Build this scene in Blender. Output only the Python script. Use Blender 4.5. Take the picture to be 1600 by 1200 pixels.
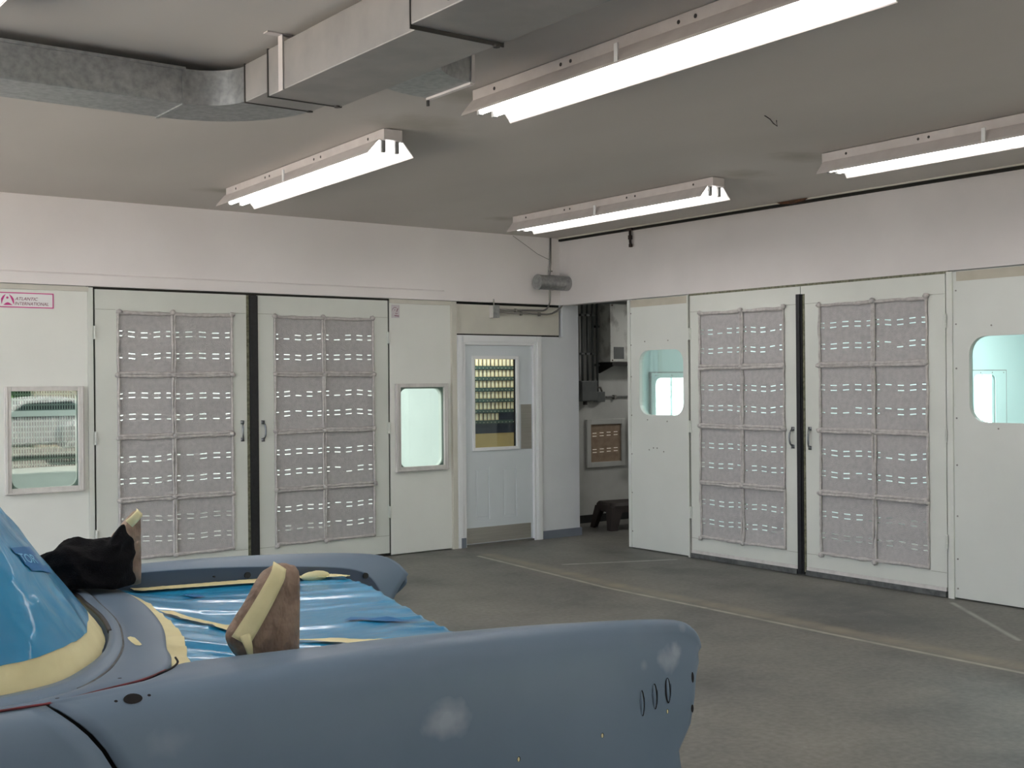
import bpy, bmesh, math, random
from mathutils import Vector, Matrix, noise
random.seed(7)
S = bpy.context.scene
for o in list(bpy.data.objects): bpy.data.objects.remove(o)
COL = S.collection
PI = math.pi

# ------------------------------------------------------------------ camera, world, sun, exposure
F_PX = 1856.3; YAW = 0.64301819; PITCH = -0.00187979; ROLL = -0.00872444
CAM = Vector((-7.95715, -9.76200, 1.65))
fw = Vector((math.sin(YAW)*math.cos(PITCH), math.cos(YAW)*math.cos(PITCH), math.sin(PITCH)))
rt = Vector((math.cos(YAW), -math.sin(YAW), 0)); up = rt.cross(fw)
r2 = rt*math.cos(ROLL)+up*math.sin(ROLL); u2 = -rt*math.sin(ROLL)+up*math.cos(ROLL)
cd = bpy.data.cameras.new('camera'); cam = bpy.data.objects.new('camera', cd); COL.objects.link(cam)
m = Matrix((r2, u2, -fw)).transposed().to_4x4(); m.translation = CAM
cam.matrix_world = m
cd.sensor_fit = 'HORIZONTAL'; cd.sensor_width = 36; cd.lens = F_PX/1600*36
cd.clip_start = .05; cd.clip_end = 300
S.camera = cam
W = bpy.data.worlds.new('world'); S.world = W; W.use_nodes = True
bg = W.node_tree.nodes['Background']; bg.inputs[0].default_value = (.78, .89, 1, 1); bg.inputs[1].default_value = 3.2
sd = bpy.data.lights.new('sun', 'SUN'); sd.energy = 35; sd.color = (1, .93, .84); sd.angle = .01; sun = bpy.data.objects.new('sun', sd)
COL.objects.link(sun); sun.rotation_euler = (math.radians(-20), math.radians(14), 0)
pd = bpy.data.lights.new('doorway_portal', 'AREA'); pd.shape = 'RECTANGLE'; pd.size = 2.6; pd.size_y = 2.5
pd.cycles.is_portal = True
po = bpy.data.objects.new('doorway_portal', pd); COL.objects.link(po); po.location = (-1.8, -13.05, 1.3); po.rotation_euler = (PI/2, 0, 0)
VS = S.view_settings; VS.view_transform = 'Standard'; VS.look = 'None'; VS.gamma = 1; VS.use_curve_mapping = False
VS.exposure = 0.42
TUBE_L = 9.5
pd2 = bpy.data.lights.new('side_portal', 'AREA'); pd2.shape = 'RECTANGLE'; pd2.size = 6.3; pd2.size_y = 2.9; pd2.cycles.is_portal = True
po2 = bpy.data.objects.new('side_portal', pd2); COL.objects.link(po2); po2.location = (-10.36, -3.85, 1.5); po2.rotation_euler = (PI/2, 0, -PI/2)

# ------------------------------------------------------------------ materials
def newmat(name):
    m = bpy.data.materials.new(name); m.use_nodes = True
    return m, m.node_tree, m.node_tree.nodes, m.node_tree.links
def ramp(nt, fac, stops):
    r = nt.nodes.new('ShaderNodeValToRGB'); cr = r.color_ramp
    while len(cr.elements) < len(stops): cr.elements.new(.5)
    for e, (p, c) in zip(cr.elements, stops):
        e.position = p; e.color = (*c, 1) if len(c) == 3 else c
    nt.links.new(fac, r.inputs[0]); return r.outputs[0]
def nz(nt, scale, detail=4, vec=None, rough=.5, dist=0):
    n = nt.nodes.new('ShaderNodeTexNoise'); n.inputs['Scale'].default_value = scale; n.inputs['Detail'].default_value = detail
    n.inputs['Roughness'].default_value = rough; n.inputs['Distortion'].default_value = dist
    if vec is not None: nt.links.new(vec, n.inputs['Vector'])
    return n.outputs[0]
def coords(nt, scale=(1, 1, 1), kind='Object'):
    t = nt.nodes.new('ShaderNodeTexCoord'); mp = nt.nodes.new('ShaderNodeMapping'); mp.inputs['Scale'].default_value = scale
    nt.links.new(t.outputs[kind], mp.inputs[0]); return mp.outputs[0]
def wpos(nt, scale=(1, 1, 1)):
    t = nt.nodes.new('ShaderNodeNewGeometry'); mp = nt.nodes.new('ShaderNodeMapping'); mp.inputs['Scale'].default_value = scale
    nt.links.new(t.outputs['Position'], mp.inputs[0]); return mp.outputs[0]
def M(name, c1, c2=None, rough=.6, metal=0, scale=4, bump=0, bscale=30, stretch=(1, 1, 1), spec=.5, detail=4, lo=.35, hi=.65, bstretch=None, bdist=.01):
    m, nt, N, L = newmat(name); b = N['Principled BSDF']
    b.inputs['Roughness'].default_value = rough; b.inputs['Metallic'].default_value = metal
    b.inputs['Specular IOR Level'].default_value = spec
    c2 = c2 or tuple(x*.9 for x in c1)
    L.new(ramp(nt, nz(nt, scale, detail, wpos(nt, stretch)), [(lo, c2), (hi, c1)]), b.inputs['Base Color'])
    if bump:
        bp = N.new('ShaderNodeBump'); bp.inputs['Strength'].default_value = bump; bp.inputs['Distance'].default_value = bdist
        L.new(nz(nt, bscale, 3, wpos(nt, bstretch or stretch)), bp.inputs['Height']); L.new(bp.outputs[0], b.inputs['Normal'])
    return m
def emit(name, col, s):
    m, nt, N, L = newmat(name); b = N['Principled BSDF']; b.inputs['Base Color'].default_value = (.8, .8, .8, 1)
    b.inputs['Emission Color'].default_value = (*col, 1); b.inputs['Emission Strength'].default_value = s; return m
def glass(name, tint, refl=1.0):
    m, nt, N, L = newmat(name); N.remove(N['Principled BSDF'])
    t = N.new('ShaderNodeBsdfTransparent'); t.inputs[0].default_value = (*tint, 1)
    g = N.new('ShaderNodeBsdfGlossy'); g.inputs['Roughness'].default_value = 0.0; g.inputs[0].default_value = (1, 1, 1, 1)
    f = N.new('ShaderNodeFresnel'); f.inputs[0].default_value = 1.5
    mu = N.new('ShaderNodeMath'); mu.operation = 'MULTIPLY'; mu.inputs[1].default_value = refl; mu.use_clamp = True
    mx = N.new('ShaderNodeMixShader'); L.new(f.outputs[0], mu.inputs[0]); L.new(mu.outputs[0], mx.inputs[0])
    L.new(t.outputs[0], mx.inputs[1]); L.new(g.outputs[0], mx.inputs[2]); L.new(mx.outputs[0], N['Material Output'].inputs[0]); return m

m_wall = M('painted_wall', (.88, .84, .835), (.82, .775, .77), .55, scale=1.1, bump=.12, bscale=3, lo=.3, hi=.7)
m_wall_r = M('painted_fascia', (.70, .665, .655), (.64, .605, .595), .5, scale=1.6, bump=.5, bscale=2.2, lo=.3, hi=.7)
m_office = M('fresh_white_wall', (.74, .765, .80), (.70, .725, .76), .6, scale=2, bump=.1, bscale=60)
m_panel = M('painted_panel', (.80, .81, .77), (.745, .755, .715), .42, scale=1.7, bump=.05, bscale=4, lo=.3, hi=.7)
m_panel_r = M('painted_panel_dim', (.68, .70, .665), (.63, .65, .615), .42, scale=1.7, bump=.05, bscale=4, lo=.3, hi=.7)  # same panel paint, darkened for the weaker light on the right
m_leaf = M('painted_door', (.69, .71, .665), (.64, .66, .615), .42, scale=2, bump=.05, bscale=5)
m_tapeband = M('beige_band', (.50, .47, .39), (.46, .43, .35), .7, scale=9)
m_patch = M('patch_board', (.66, .64, .57), (.60, .58, .52), .6, scale=3)
m_white = M('white_trim', (.82, .83, .85), (.78, .79, .81), .4, scale=3)
m_doorw = M('white_steel_door', (.67, .715, .75), (.64, .685, .72), .4, scale=2)
m_alu = M('aluminium_frame', (.70, .67, .65), (.58, .56, .54), .42, .1, scale=14, stretch=(1, 1, .2))
m_gasket = M('black_rubber', (.012, .012, .016), (.006, .006, .008), .5, scale=30)
m_gap = M('dark_gap', (.02, .018, .012), (.01, .01, .008), .9)
m_olive = M('worn_edge', (.22, .22, .15), (.10, .10, .06), .7, scale=40)
m_sweep = M('grey_rubber_sweep', (.12, .125, .125), (.06, .065, .065), .55, scale=20)
m_steel = M('brushed_steel', (.50, .48, .44), (.42, .40, .36), .38, .55, scale=2, stretch=(1, 1, 60))
m_chrome = M('dull_chrome', (.30, .31, .33), (.2, .21, .23), .3, 1)
m_galv = M('galvanized_duct', (.44, .45, .45), (.30, .31, .31), .40, .7, scale=34, detail=6, bump=.03, bscale=8, lo=.3, hi=.7)
m_galv2 = M('dusty_duct', (.42, .40, .38), (.36, .345, .33), .5, .5, scale=6, bump=.03, bscale=10)
m_seam = M('duct_seam', (.07, .065, .06), (.05, .045, .04), .6, .3)
m_conduit = M('conduit', (.30, .29, .27), (.22, .21, .20), .4, .7)
m_fix = M('fixture_enamel', (.68, .63, .61), (.62, .57, .55), .35, scale=10)
m_refl = M('reflector_inside', (.88, .88, .88), (.84, .84, .84), .3)
m_tube = emit('fluorescent_tube', (1, .955, .925), TUBE_L)
m_boothtube = emit('booth_tube', (.9, 1, .98), 5)
m_sock = M('lamp_socket', (.35, .35, .33), (.2, .2, .2), .5)
m_fab = M('filter_fabric', (.52, .50, .50), (.43, .42, .42), .95, scale=26, detail=6, bump=.6, bscale=160, spec=.1, lo=.3, hi=.7)
m_fabr = M('filter_edge_fabric', (.60, .57, .555), (.47, .445, .435), .95, scale=30, detail=5, bump=.6, bscale=120, spec=.1)
m_booth = M('booth_inside_left', (.74, .78, .765), (.71, .75, .735), .5)
m_boothr = M('booth_inside_right', (.70, .83, .815), (.68, .81, .795), .4)
m_glass = glass('window_glass', (.92, .97, .95), .6)
m_glassr = glass('booth_view_glass', (.90, .97, .96), .6)
m_grille = M('grille_metal', (.24, .29, .26), (.20, .25, .22), .5, .2)
m_dark = M('dark_void', (.015, .018, .018), (.01, .01, .01), .8)
m_base = M('vinyl_baseboard', (.20, .225, .27), (.18, .20, .245), .5)
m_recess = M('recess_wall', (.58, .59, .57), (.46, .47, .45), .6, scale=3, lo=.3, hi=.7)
m_elec = M('electrical_box', (.15, .16, .16), (.10, .11, .11), .5, .3)
m_heater = M('stained_cabinet', (.86, .86, .82), (.34, .33, .30), .4, .0, scale=7, detail=7, lo=.25, hi=.5)
m_black = M('black_plastic', (.018, .014, .013), (.010, .008, .008), .6)
m_stool = M('brown_stool_plastic', (.040, .030, .027), (.028, .02, .018), .6)
m_rust = M('rust', (.16, .06, .025), (.05, .03, .02), .8, scale=40)
m_prim = None
m_flange = M('shaded_blue_primer', (.060, .090, .145), (.05, .078, .125), .5)  # bluish primer, darkened to carry the shade on the inner face
m_tape = M('masking_tape', (.84, .77, .46), (.74, .66, .36), .6, scale=9, bump=.5, bscale=14, detail=6, lo=.3, hi=.7)
m_kraft = M('kraft_paper', (.36, .25, .18), (.19, .125, .09), .6, scale=14, detail=6, bump=.7, bscale=16, lo=.3, hi=.7, bstretch=(1.2, 1, .8), bdist=.05)
m_cloth = M('black_cloth', (.007, .0065, .008), (.003, .003, .004), .9, scale=30, bump=.5, bscale=200, spec=.15)
m_pink = M('magenta_ink', (.62, .05, .28), (.56, .04, .24), .4)
m_signw = M('sign_white', (.86, .84, .86), (.82, .8, .82), .25)
m_inkr = M('dark_red_ink', (.25, .06, .12), (.2, .05, .1), .6)
m_paper = M('sticker_paper', (.62, .60, .62), (.58, .52, .54), .6, scale=60)
m_red = M('red_edge', (.20, .02, .03), (.06, .015, .02), .6, scale=20)
m_blackgap = M('panel_gap', (.006, .005, .006), (.003, .003, .003), .9)
m_card = M('cream_card', (.74, .60, .38), (.60, .47, .28), .6, scale=40)
m_cardtop = M('pale_card', (.80, .74, .60), (.7, .64, .5), .6)
m_rack = M('green_rack', (.035, .07, .06), (.02, .045, .04), .5)
m_navy = M('navy_board', (.015, .022, .06), (.012, .018, .045), .5)
m_tan = M('tan_board', (.52, .38, .17), (.46, .33, .15), .6)
m_rusty = M('brown_pipe', (.045, .025, .02), (.02, .012, .01), .7, scale=40)
m_tire = M('tyre_rubber', (.02, .02, .02), (.014, .014, .014), .8)
m_asph = M('asphalt', (.42, .39, .35), (.36, .33, .30), .9, scale=3)
m_hedge = M('hedge_leaves', (.12, .30, .04), (.03, .10, .015), .8, scale=3, detail=8, bump=1, bscale=8)
m_carw = M('white_car_paint', (.85, .85, .86), (.83, .83, .84), .3)
m_carwin = M('car_window', (.02, .03, .05), (.01, .02, .03), .1)
m_cream = M('cream_facade', (.8, .72, .58), (.74, .66, .52), .7)

def ceiling_mat():
    m, nt, N, L = newmat('ceiling_board'); b = N['Principled BSDF']; b.inputs['Roughness'].default_value = .8
    cur = ramp(nt, nz(nt, .5, 5, wpos(nt, (1, .5, 1))), [(.3, (.50, .47, .44)), (.7, (.60, .57, .535))])
    geo = N.new('ShaderNodeNewGeometry'); wb = N.new('ShaderNodeTexNoise'); wb.inputs['Scale'].default_value = 7; L.new(geo.outputs['Position'], wb.inputs['Vector'])
    for x, y, r in ((-4.20, -1.00, .16), (-4.22, -3.88, .26), (-1.42, -.92, .15), (-1.36, -3.80, .2), (-4.40, -4.62, .2), (-1.55, -4.50, .2), (-5.15, -5.6, .25)):   # dust stains
        s_ = N.new('ShaderNodeVectorMath'); s_.operation = 'SUBTRACT'; L.new(geo.outputs['Position'], s_.inputs[0]); s_.inputs[1].default_value = (x, y, CZ)
        q = N.new('ShaderNodeVectorMath'); q.operation = 'MULTIPLY'; L.new(s_.outputs[0], q.inputs[0]); q.inputs[1].default_value = (.75, 1, 0)
        ln = N.new('ShaderNodeVectorMath'); ln.operation = 'LENGTH'; L.new(q.outputs[0], ln.inputs[0])
        ad = N.new('ShaderNodeMath'); ad.operation = 'MULTIPLY_ADD'; L.new(wb.outputs[0], ad.inputs[0]); ad.inputs[1].default_value = r*.9; L.new(ln.outputs['Value'], ad.inputs[2])
        mr = N.new('ShaderNodeMapRange'); mr.interpolation_type = 'SMOOTHSTEP'; mr.inputs['From Min'].default_value = r*.4; mr.inputs['From Max'].default_value = r*1.7
        mr.inputs['To Min'].default_value = .55; mr.inputs['To Max'].default_value = 0; L.new(ad.outputs[0], mr.inputs['Value'])
        mx = N.new('ShaderNodeMix'); mx.data_type = 'RGBA'; L.new(mr.outputs[0], mx.inputs[0]); L.new(cur, mx.inputs[6]); mx.inputs[7].default_value = (.27, .245, .19, 1); cur = mx.outputs[2]
    L.new(cur, b.inputs['Base Color'])
    bp = N.new('ShaderNodeBump'); bp.inputs['Strength'].default_value = .25; bp.inputs['Distance'].default_value = .01
    L.new(nz(nt, 2.5, 2, wpos(nt, (1, .4, 1))), bp.inputs['Height']); L.new(bp.outputs[0], b.inputs['Normal']); return m
CZ = 3.159
m_ceil = ceiling_mat()

def floor_mat():
    m, nt, N, L = newmat('concrete_floor'); b = N['Principled BSDF']; b.inputs['Roughness'].default_value = .55
    base = ramp(nt, nz(nt, .9, 8, wpos(nt, (1, 1, 1)), .62), [(.32, (.085, .086, .08)), (.46, (.145, .143, .132)), (.55, (.172, .167, .150)), (.72, (.225, .215, .19))])
    fine = ramp(nt, nz(nt, 30, 6, wpos(nt)), [(.3, (.82, .82, .82)), (.7, (1.12, 1.12, 1.12))])
    mul = N.new('ShaderNodeMix'); mul.data_type = 'RGBA'; mul.blend_type = 'MULTIPLY'; mul.inputs[0].default_value = 1
    L.new(base, mul.inputs[6]); L.new(fine, mul.inputs[7]); cur = mul.outputs[2]
    geo = N.new('ShaderNodeNewGeometry'); pos = geo.outputs['Position']
    wob = N.new('ShaderNodeTexNoise'); wob.inputs['Scale'].default_value = 6; L.new(pos, wob.inputs['Vector'])
    def dist(a, bb):
        ab = Vector((bb[0]-a[0], bb[1]-a[1], 0)); ln = ab.length; d = ab/ln
        s = N.new('ShaderNodeVectorMath'); s.operation = 'SUBTRACT'; L.new(pos, s.inputs[0]); s.inputs[1].default_value = (a[0], a[1], 0)
        dt = N.new('ShaderNodeVectorMath'); dt.operation = 'DOT_PRODUCT'; L.new(s.outputs[0], dt.inputs[0]); dt.inputs[1].default_value = d
        cl = N.new('ShaderNodeClamp'); cl.inputs['Max'].default_value = ln; L.new(dt.outputs['Value'], cl.inputs['Value'])
        sc = N.new('ShaderNodeVectorMath'); sc.operation = 'SCALE'; sc.inputs[0].default_value = d; L.new(cl.outputs[0], sc.inputs['Scale'])
        s2 = N.new('ShaderNodeVectorMath'); s2.operation = 'DISTANCE'; L.new(s.outputs[0], s2.inputs[0]); L.new(sc.outputs[0], s2.inputs[1])
        return s2.outputs['Value']
    def lay(cur, d, w0, w1, col, amt):
        mr = N.new('ShaderNodeMapRange'); mr.inputs['From Min'].default_value = w0; mr.inputs['From Max'].default_value = w1
        mr.inputs['To Min'].default_value = amt; mr.inputs['To Max'].default_value = 0; L.new(d, mr.inputs['Value'])
        pr = N.new('ShaderNodeMath'); pr.operation = 'MULTIPLY'; L.new(mr.outputs[0], pr.inputs[0])
        r = N.new('ShaderNodeMapRange'); r.inputs['From Min'].default_value = .3; r.inputs['From Max'].default_value = .6; L.new(wob.outputs[0], r.inputs['Value'])
        r.inputs['To Min'].default_value = .45
        L.new(r.outputs[0], pr.inputs[1])
        mx = N.new('ShaderNodeMix'); mx.data_type = 'RGBA'; L.new(pr.outputs[0], mx.inputs[0]); L.new(cur, mx.inputs[6]); mx.inputs[7].default_value = (*col, 1)
        return mx.outputs[2]
    pl = [(-1.47, -.55), (-1.60, -1.89), (-1.68, -2.6), (-1.69, -3.7), (-1.71, -4.8), (-1.72, -9)]
    pl2 = [(x+.13, y) for x, y in pl]
    for i in range(5): cur = lay(cur, dist(pl2[i], pl2[i+1]), .03, .12, (.30, .26, .185), .6)
    for i in range(5): cur = lay(cur, dist(pl[i], pl[i+1]), .008, .03, (.47, .44, .37), .85)
    cur = lay(cur, dist((-1.18, -1.47), (-.2, -1.90)), .008, .03, (.50, .49, .46), .8)
    cur = lay(cur, dist((-.16, -4.72), (-.95, -5.69)), .006, .03, (.46, .45, .42), .7)
    cur = lay(cur, dist((-.75, -3.9), (-1.0, -4.9)), .12, .55, (.085, .09, .088), .8)
    # pale specks on the worn patch
    v = N.new('ShaderNodeTexVoronoi'); v.inputs['Scale'].default_value = 26; L.new(pos, v.inputs['Vector'])
    sp = ramp(nt, v.outputs['Distance'], [(.05, (1, 1, 1)), (.14, (0, 0, 0))])
    d = dist((-.8, -3.9), (-1.1, -5.0)); mr = N.new('ShaderNodeMapRange'); mr.inputs['From Min'].default_value = .1; mr.inputs['From Max'].default_value = .55
    mr.inputs['To Min'].default_value = .5; mr.inputs['To Max'].default_value = 0; L.new(d, mr.inputs['Value'])
    mm = N.new('ShaderNodeMath'); mm.operation = 'MULTIPLY'; L.new(sp, mm.inputs[0]); L.new(mr.outputs[0], mm.inputs[1])
    mx = N.new('ShaderNodeMix'); mx.data_type = 'RGBA'; L.new(mm.outputs[0], mx.inputs[0]); L.new(cur, mx.inputs[6]); mx.inputs[7].default_value = (.45, .44, .42, 1)
    L.new(mx.outputs[2], b.inputs['Base Color'])
    bp = N.new('ShaderNodeBump'); bp.inputs['Strength'].default_value = .15; bp.inputs['Distance'].default_value = .01
    L.new(nz(nt, 14, 5, wpos(nt)), bp.inputs['Height']); L.new(bp.outputs[0], b.inputs['Normal'])
    return m
m_floor = floor_mat()

def primer_mat(blotches):
    m, nt, N, L = newmat('blue_grey_primer'); b = N['Principled BSDF']
    b.inputs['Roughness'].default_value = .42; b.inputs['Specular IOR Level'].default_value = .35
    cur = ramp(nt, nz(nt, 3, 5, wpos(nt)), [(.3, (.140, .200, .275)), (.7, (.162, .226, .305))])
    geo = N.new('ShaderNodeNewGeometry'); wb = N.new('ShaderNodeTexNoise'); wb.inputs['Scale'].default_value = 22; L.new(geo.outputs['Position'], wb.inputs['Vector'])
    for (c, r, sx, amt) in blotches:     # sanded pale spots in the primer
        s = N.new('ShaderNodeVectorMath'); s.operation = 'SUBTRACT'; L.new(geo.outputs['Position'], s.inputs[0]); s.inputs[1].default_value = c
        q = N.new('ShaderNodeVectorMath'); q.operation = 'MULTIPLY'; L.new(s.outputs[0], q.inputs[0]); q.inputs[1].default_value = (1/sx, 1, 1)
        ln = N.new('ShaderNodeVectorMath'); ln.operation = 'LENGTH'; L.new(q.outputs[0], ln.inputs[0])
        ad = N.new('ShaderNodeMath'); ad.operation = 'MULTIPLY_ADD'; L.new(wb.outputs[0], ad.inputs[0]); ad.inputs[1].default_value = r*1.2; L.new(ln.outputs['Value'], ad.inputs[2])
        mr = N.new('ShaderNodeMapRange'); mr.inputs['From Min'].default_value = r*.9; mr.inputs['From Max'].default_value = r*1.9
        mr.inputs['To Min'].default_value = amt; mr.inputs['To Max'].default_value = 0; L.new(ad.outputs[0], mr.inputs['Value'])
        mx = N.new('ShaderNodeMix'); mx.data_type = 'RGBA'; L.new(mr.outputs[0], mx.inputs[0]); L.new(cur, mx.inputs[6]); mx.inputs[7].default_value = (.37, .42, .49, 1)
        cur = mx.outputs[2]
    L.new(cur, b.inputs['Base Color'])
    return m
def plastic_mat():
    m, nt, N, L = newmat('blue_masking_plastic'); b = N['Principled BSDF']
    b.inputs['Roughness'].default_value = .30; b.inputs['Specular IOR Level'].default_value = .38
    b.inputs['Coat Weight'].default_value = .4; b.inputs['Coat Roughness'].default_value = .07
    L.new(ramp(nt, nz(nt, 4, 4, wpos(nt)), [(.3, (.012, .23, .47)), (.7, (.025, .31, .58))]), b.inputs['Base Color'])
    bp = N.new('ShaderNodeBump'); bp.inputs['Strength'].default_value = .35; bp.inputs['Distance'].default_value = .02
    L.new(nz(nt, 4, 2, wpos(nt, (1, 2.2, 2)), .5, 1.0), bp.inputs['Height']); L.new(bp.outputs[0], b.inputs['Normal'])
    return m
m_plastic = plastic_mat()
m_plink = M('printed_blue', (.006, .15, .40), (.005, .13, .34), .45, spec=.25)
m_plinkl = M('printed_pale_blue', (.22, .55, .78), (.20, .50, .72), .45, spec=.25)

# ------------------------------------------------------------------ mesh helpers
class MB:
    def __init__(s): s.b = bmesh.new()
    def quad(s, *p):
        vs = [s.b.verts.new(q) for q in p]; s.b.faces.new(vs); return s
    def box(s, x0, x1, y0, y1, z0, z1):
        v = [s.b.verts.new((x, y, z)) for x in (x0, x1) for y in (y0, y1) for z in (z0, z1)]
        for f in ((0, 1, 3, 2), (4, 6, 7, 5), (0, 4, 5, 1), (2, 3, 7, 6), (0, 2, 6, 4), (1, 5, 7, 3)): s.b.faces.new([v[i] for i in f])
        return s
    def grid(s, rows, close=False):
        vs = [[s.b.verts.new(p) for p in r] for r in rows]
        for i in range(len(vs)-1):
            n = len(vs[i])
            for j in range(n if close else n-1):
                k = (j+1) % n
                s.b.faces.new((vs[i][j], vs[i][k], vs[i+1][k], vs[i+1][j]))
        return vs
    def tube(s, pts, r, n=10, cap=True, wob=0):
        pts = [Vector(p) for p in pts]; rings = []
        for i, p in enumerate(pts):
            a = pts[max(0, i-1)]; c = pts[min(len(pts)-1, i+1)]; t = (c-a).normalized()
            ref = Vector((0, 0, 1)) if abs(t.z) < .9 else Vector((1, 0, 0))
            u = t.cross(ref).normalized(); v = t.cross(u)
            rr = r*(1+wob*(noise.noise(p*18)))
            rings.append([p+(u*math.cos(2*PI*k/n)+v*math.sin(2*PI*k/n))*rr for k in range(n)])
        vs = s.grid(rings, True)
        if cap: s.b.faces.new(vs[0][::-1]); s.b.faces.new(vs[-1])
        return s
    def prism(s, poly, axis, a, b_):
        # poly of (u,v); axis 'x': u=y,v=z ; 'y': u=x,v=z ; 'z': u=x,v=y
        f = {'x': lambda u, v, w: (w, u, v), 'y': lambda u, v, w: (u, w, v), 'z': lambda u, v, w: (u, v, w)}[axis]
        A = [s.b.verts.new(f(u, v, a)) for u, v in poly]; B = [s.b.verts.new(f(u, v, b_)) for u, v in poly]
        n = len(poly)
        for i in range(n): s.b.faces.new((A[i], A[(i+1) % n], B[(i+1) % n], B[i]))
        s.b.faces.new(A[::-1]); s.b.faces.new(B); return s
    def build(s, name, mat, parent=None, smooth=False, bevel=0, loc=None, flip=None, solid=0):
        bmesh.ops.recalc_face_normals(s.b, faces=s.b.faces)
        me = bpy.data.meshes.new(name); s.b.to_mesh(me); s.b.free()
        if smooth:
            for p in me.polygons: p.use_smooth = True
        for mm in (mat if isinstance(mat, (list, tuple)) else [mat]): me.materials.append(mm)
        o = bpy.data.objects.new(name, me); COL.objects.link(o)
        if parent: o.parent = parent
        if loc: o.location = loc
        if bevel:
            md = o.modifiers.new('bevel', 'BEVEL'); md.width = bevel; md.segments = 2; md.limit_method = 'ANGLE'
        if solid:
            md = o.modifiers.new('solid', 'SOLIDIFY'); md.thickness = solid; md.offset = 0
        return o
def pieces(bm_):
    seen = set(); out = []
    for f in bm_.faces:
        if f in seen: continue
        st = [f]; grp = []; seen.add(f)
        while st:
            g = st.pop(); grp.append(g)
            for v in g.verts:
                for h in v.link_faces:
                    if h not in seen: seen.add(h); st.append(h)
        out.append(grp)
    return out
def build_each(mb, name, mat, parent=None, smooth=False, bevel=0):
    """every loose piece becomes an object of its own"""
    res = []
    for grp in pieces(mb.b):
        n = MB(); mp = {}
        for f in grp:
            n.b.faces.new([mp.setdefault(v, None) or mp.__setitem__(v, n.b.verts.new(v.co)) or mp[v] for v in f.verts])
        res.append(n.build(name, mat, parent, smooth=smooth, bevel=bevel))
    mb.b.free(); return res
def tag(o, label=None, cat=None, group=None, kind=None):
    if label: o['label'] = label
    if cat: o['category'] = cat
    if group: o['group'] = group
    if kind: o['kind'] = kind
    return o
def empty(name, loc=(0, 0, 0), rz=0):
    o = bpy.data.objects.new(name, None); COL.objects.link(o); o.location = loc; o.rotation_euler = (0, 0, rz); o.empty_display_size = .1; return o
def rrect(x0, x1, z0, z1, r, n=6):
    out = []
    for cx, cz, a0 in ((x1-r, z1-r, 0), (x0+r, z1-r, 90), (x0+r, z0+r, 180), (x1-r, z0+r, 270)):
        for k in range(n+1):
            a = math.radians(a0+90*k/n); out.append((cx+r*math.cos(a), cz+r*math.sin(a)))
    return out
def _pad(): pass
def plate_hole(b, X0, X1, Z0, Z1, hole, y0, y1):
    """slab between y0 and y1 with a rounded hole: outer rectangle ring matched to the hole outline"""
    n = len(hole); q = n//4; outer = []
    cs = [(X1, Z1), (X0, Z1), (X0, Z0), (X1, Z0)]
    for i in range(n):
        k = i//q; outer.append(cs[min(k, 3)])
    for y in (y0, y1):
        H = [b.b.verts.new((x, y, z)) for x, z in hole]; C = [b.b.verts.new((x, y, z)) for x, z in cs]
        for i in range(n):
            j = (i+1) % n; ci, cj = min(i//q, 3), min(j//q, 3)
            if ci == cj: b.b.faces.new((H[i], H[j], C[ci]))
            else: b.b.faces.new((H[i], H[j], C[cj], C[ci]))
        if y == y0: H0, C0 = H, C
    for i in range(n): b.b.faces.new((H0[i], H0[(i+1) % n], H[(i+1) % n], H[i]))
    for i in range(4): b.b.faces.new((C0[i], C0[(i+1) % 4], C[(i+1) % 4], C[i]))
def text(name, s, size, mat, loc, rot, parent, shear=0, ext=.0004, sx=1, align='LEFT'):
    c = bpy.data.curves.new(name, 'FONT'); c.body = s; c.size = size; c.extrude = ext; c.shear = shear; c.align_x = align
    t = bpy.data.objects.new(name, c); COL.objects.link(t); bpy.context.view_layer.update()
    me = bpy.data.meshes.new_from_object(t.evaluated_get(bpy.context.evaluated_depsgraph_get()))
    bpy.data.objects.remove(t); me.materials.clear(); me.materials.append(mat)
    o = bpy.data.objects.new(name, me); COL.objects.link(o); o.location = loc; o.rotation_euler = rot; o.scale = (sx, 1, 1)
    if parent: o.parent = parent
    return o
def struct(o, label, cat): return tag(o, label, cat, kind='structure')

CZ = 3.159; HZ = 2.445
# ------------------------------------------------------------------ room shell
struct(MB().box(-10.5, 9, -13.2, 7.2, -.15, 0).build('floor', m_floor), 'worn grey concrete floor with a pale seam line', 'floor')
struct(MB().box(-10.5, 9, -13.2, 7.2, CZ, CZ+.15).build('ceiling', m_ceil), 'stained brownish grey painted board ceiling', 'ceiling')
# left wall: upper fascia over booth doors and office door
b = MB(); b.box(-10.5, -.0, .0, .12, HZ+.012, CZ); b.box(-10.5, -5.83, 0, .12, 0, HZ+.012)
struct(b.build('wall_left', m_wall), 'upper painted wall above the left booth doors', 'wall')
# office wall around the white door
b = MB(); b.box(-1.335, -1.235, 0, .12, 0, 2.118); b.box(-.36, .25, 0, .12, 0, 2.118); b.box(-1.235, -.36, 0, .12, 2.03, 2.118)
b.box(.03, .25, 0, .12, 2.118, HZ+.012)
struct(b.build('wall_office', m_office), 'bluish white wall around the white entry door', 'wall')
o = MB().box(-1.335, .0, .02, .05, 2.135, HZ-.015).build('patch_board', m_patch)
tag(o, 'cream patch board set above the white entry door', 'board')
struct(MB().box(-1.34, .035, .06, .12, 2.118, HZ+.012).build('trim_1', m_gap), 'dark gap behind the patch board over the entry door', 'trim')
# long bevelled trim board under the fascia
b = MB(); b.prism([(-.0, HZ+.008), (-.012, HZ+.012), (-.012, HZ+.10), (0, HZ+.112)], 'x', -10, -1.47)
struct(b.build('trim_2', m_wall), 'long bevelled white board above the left booth doors', 'trim')
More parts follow.
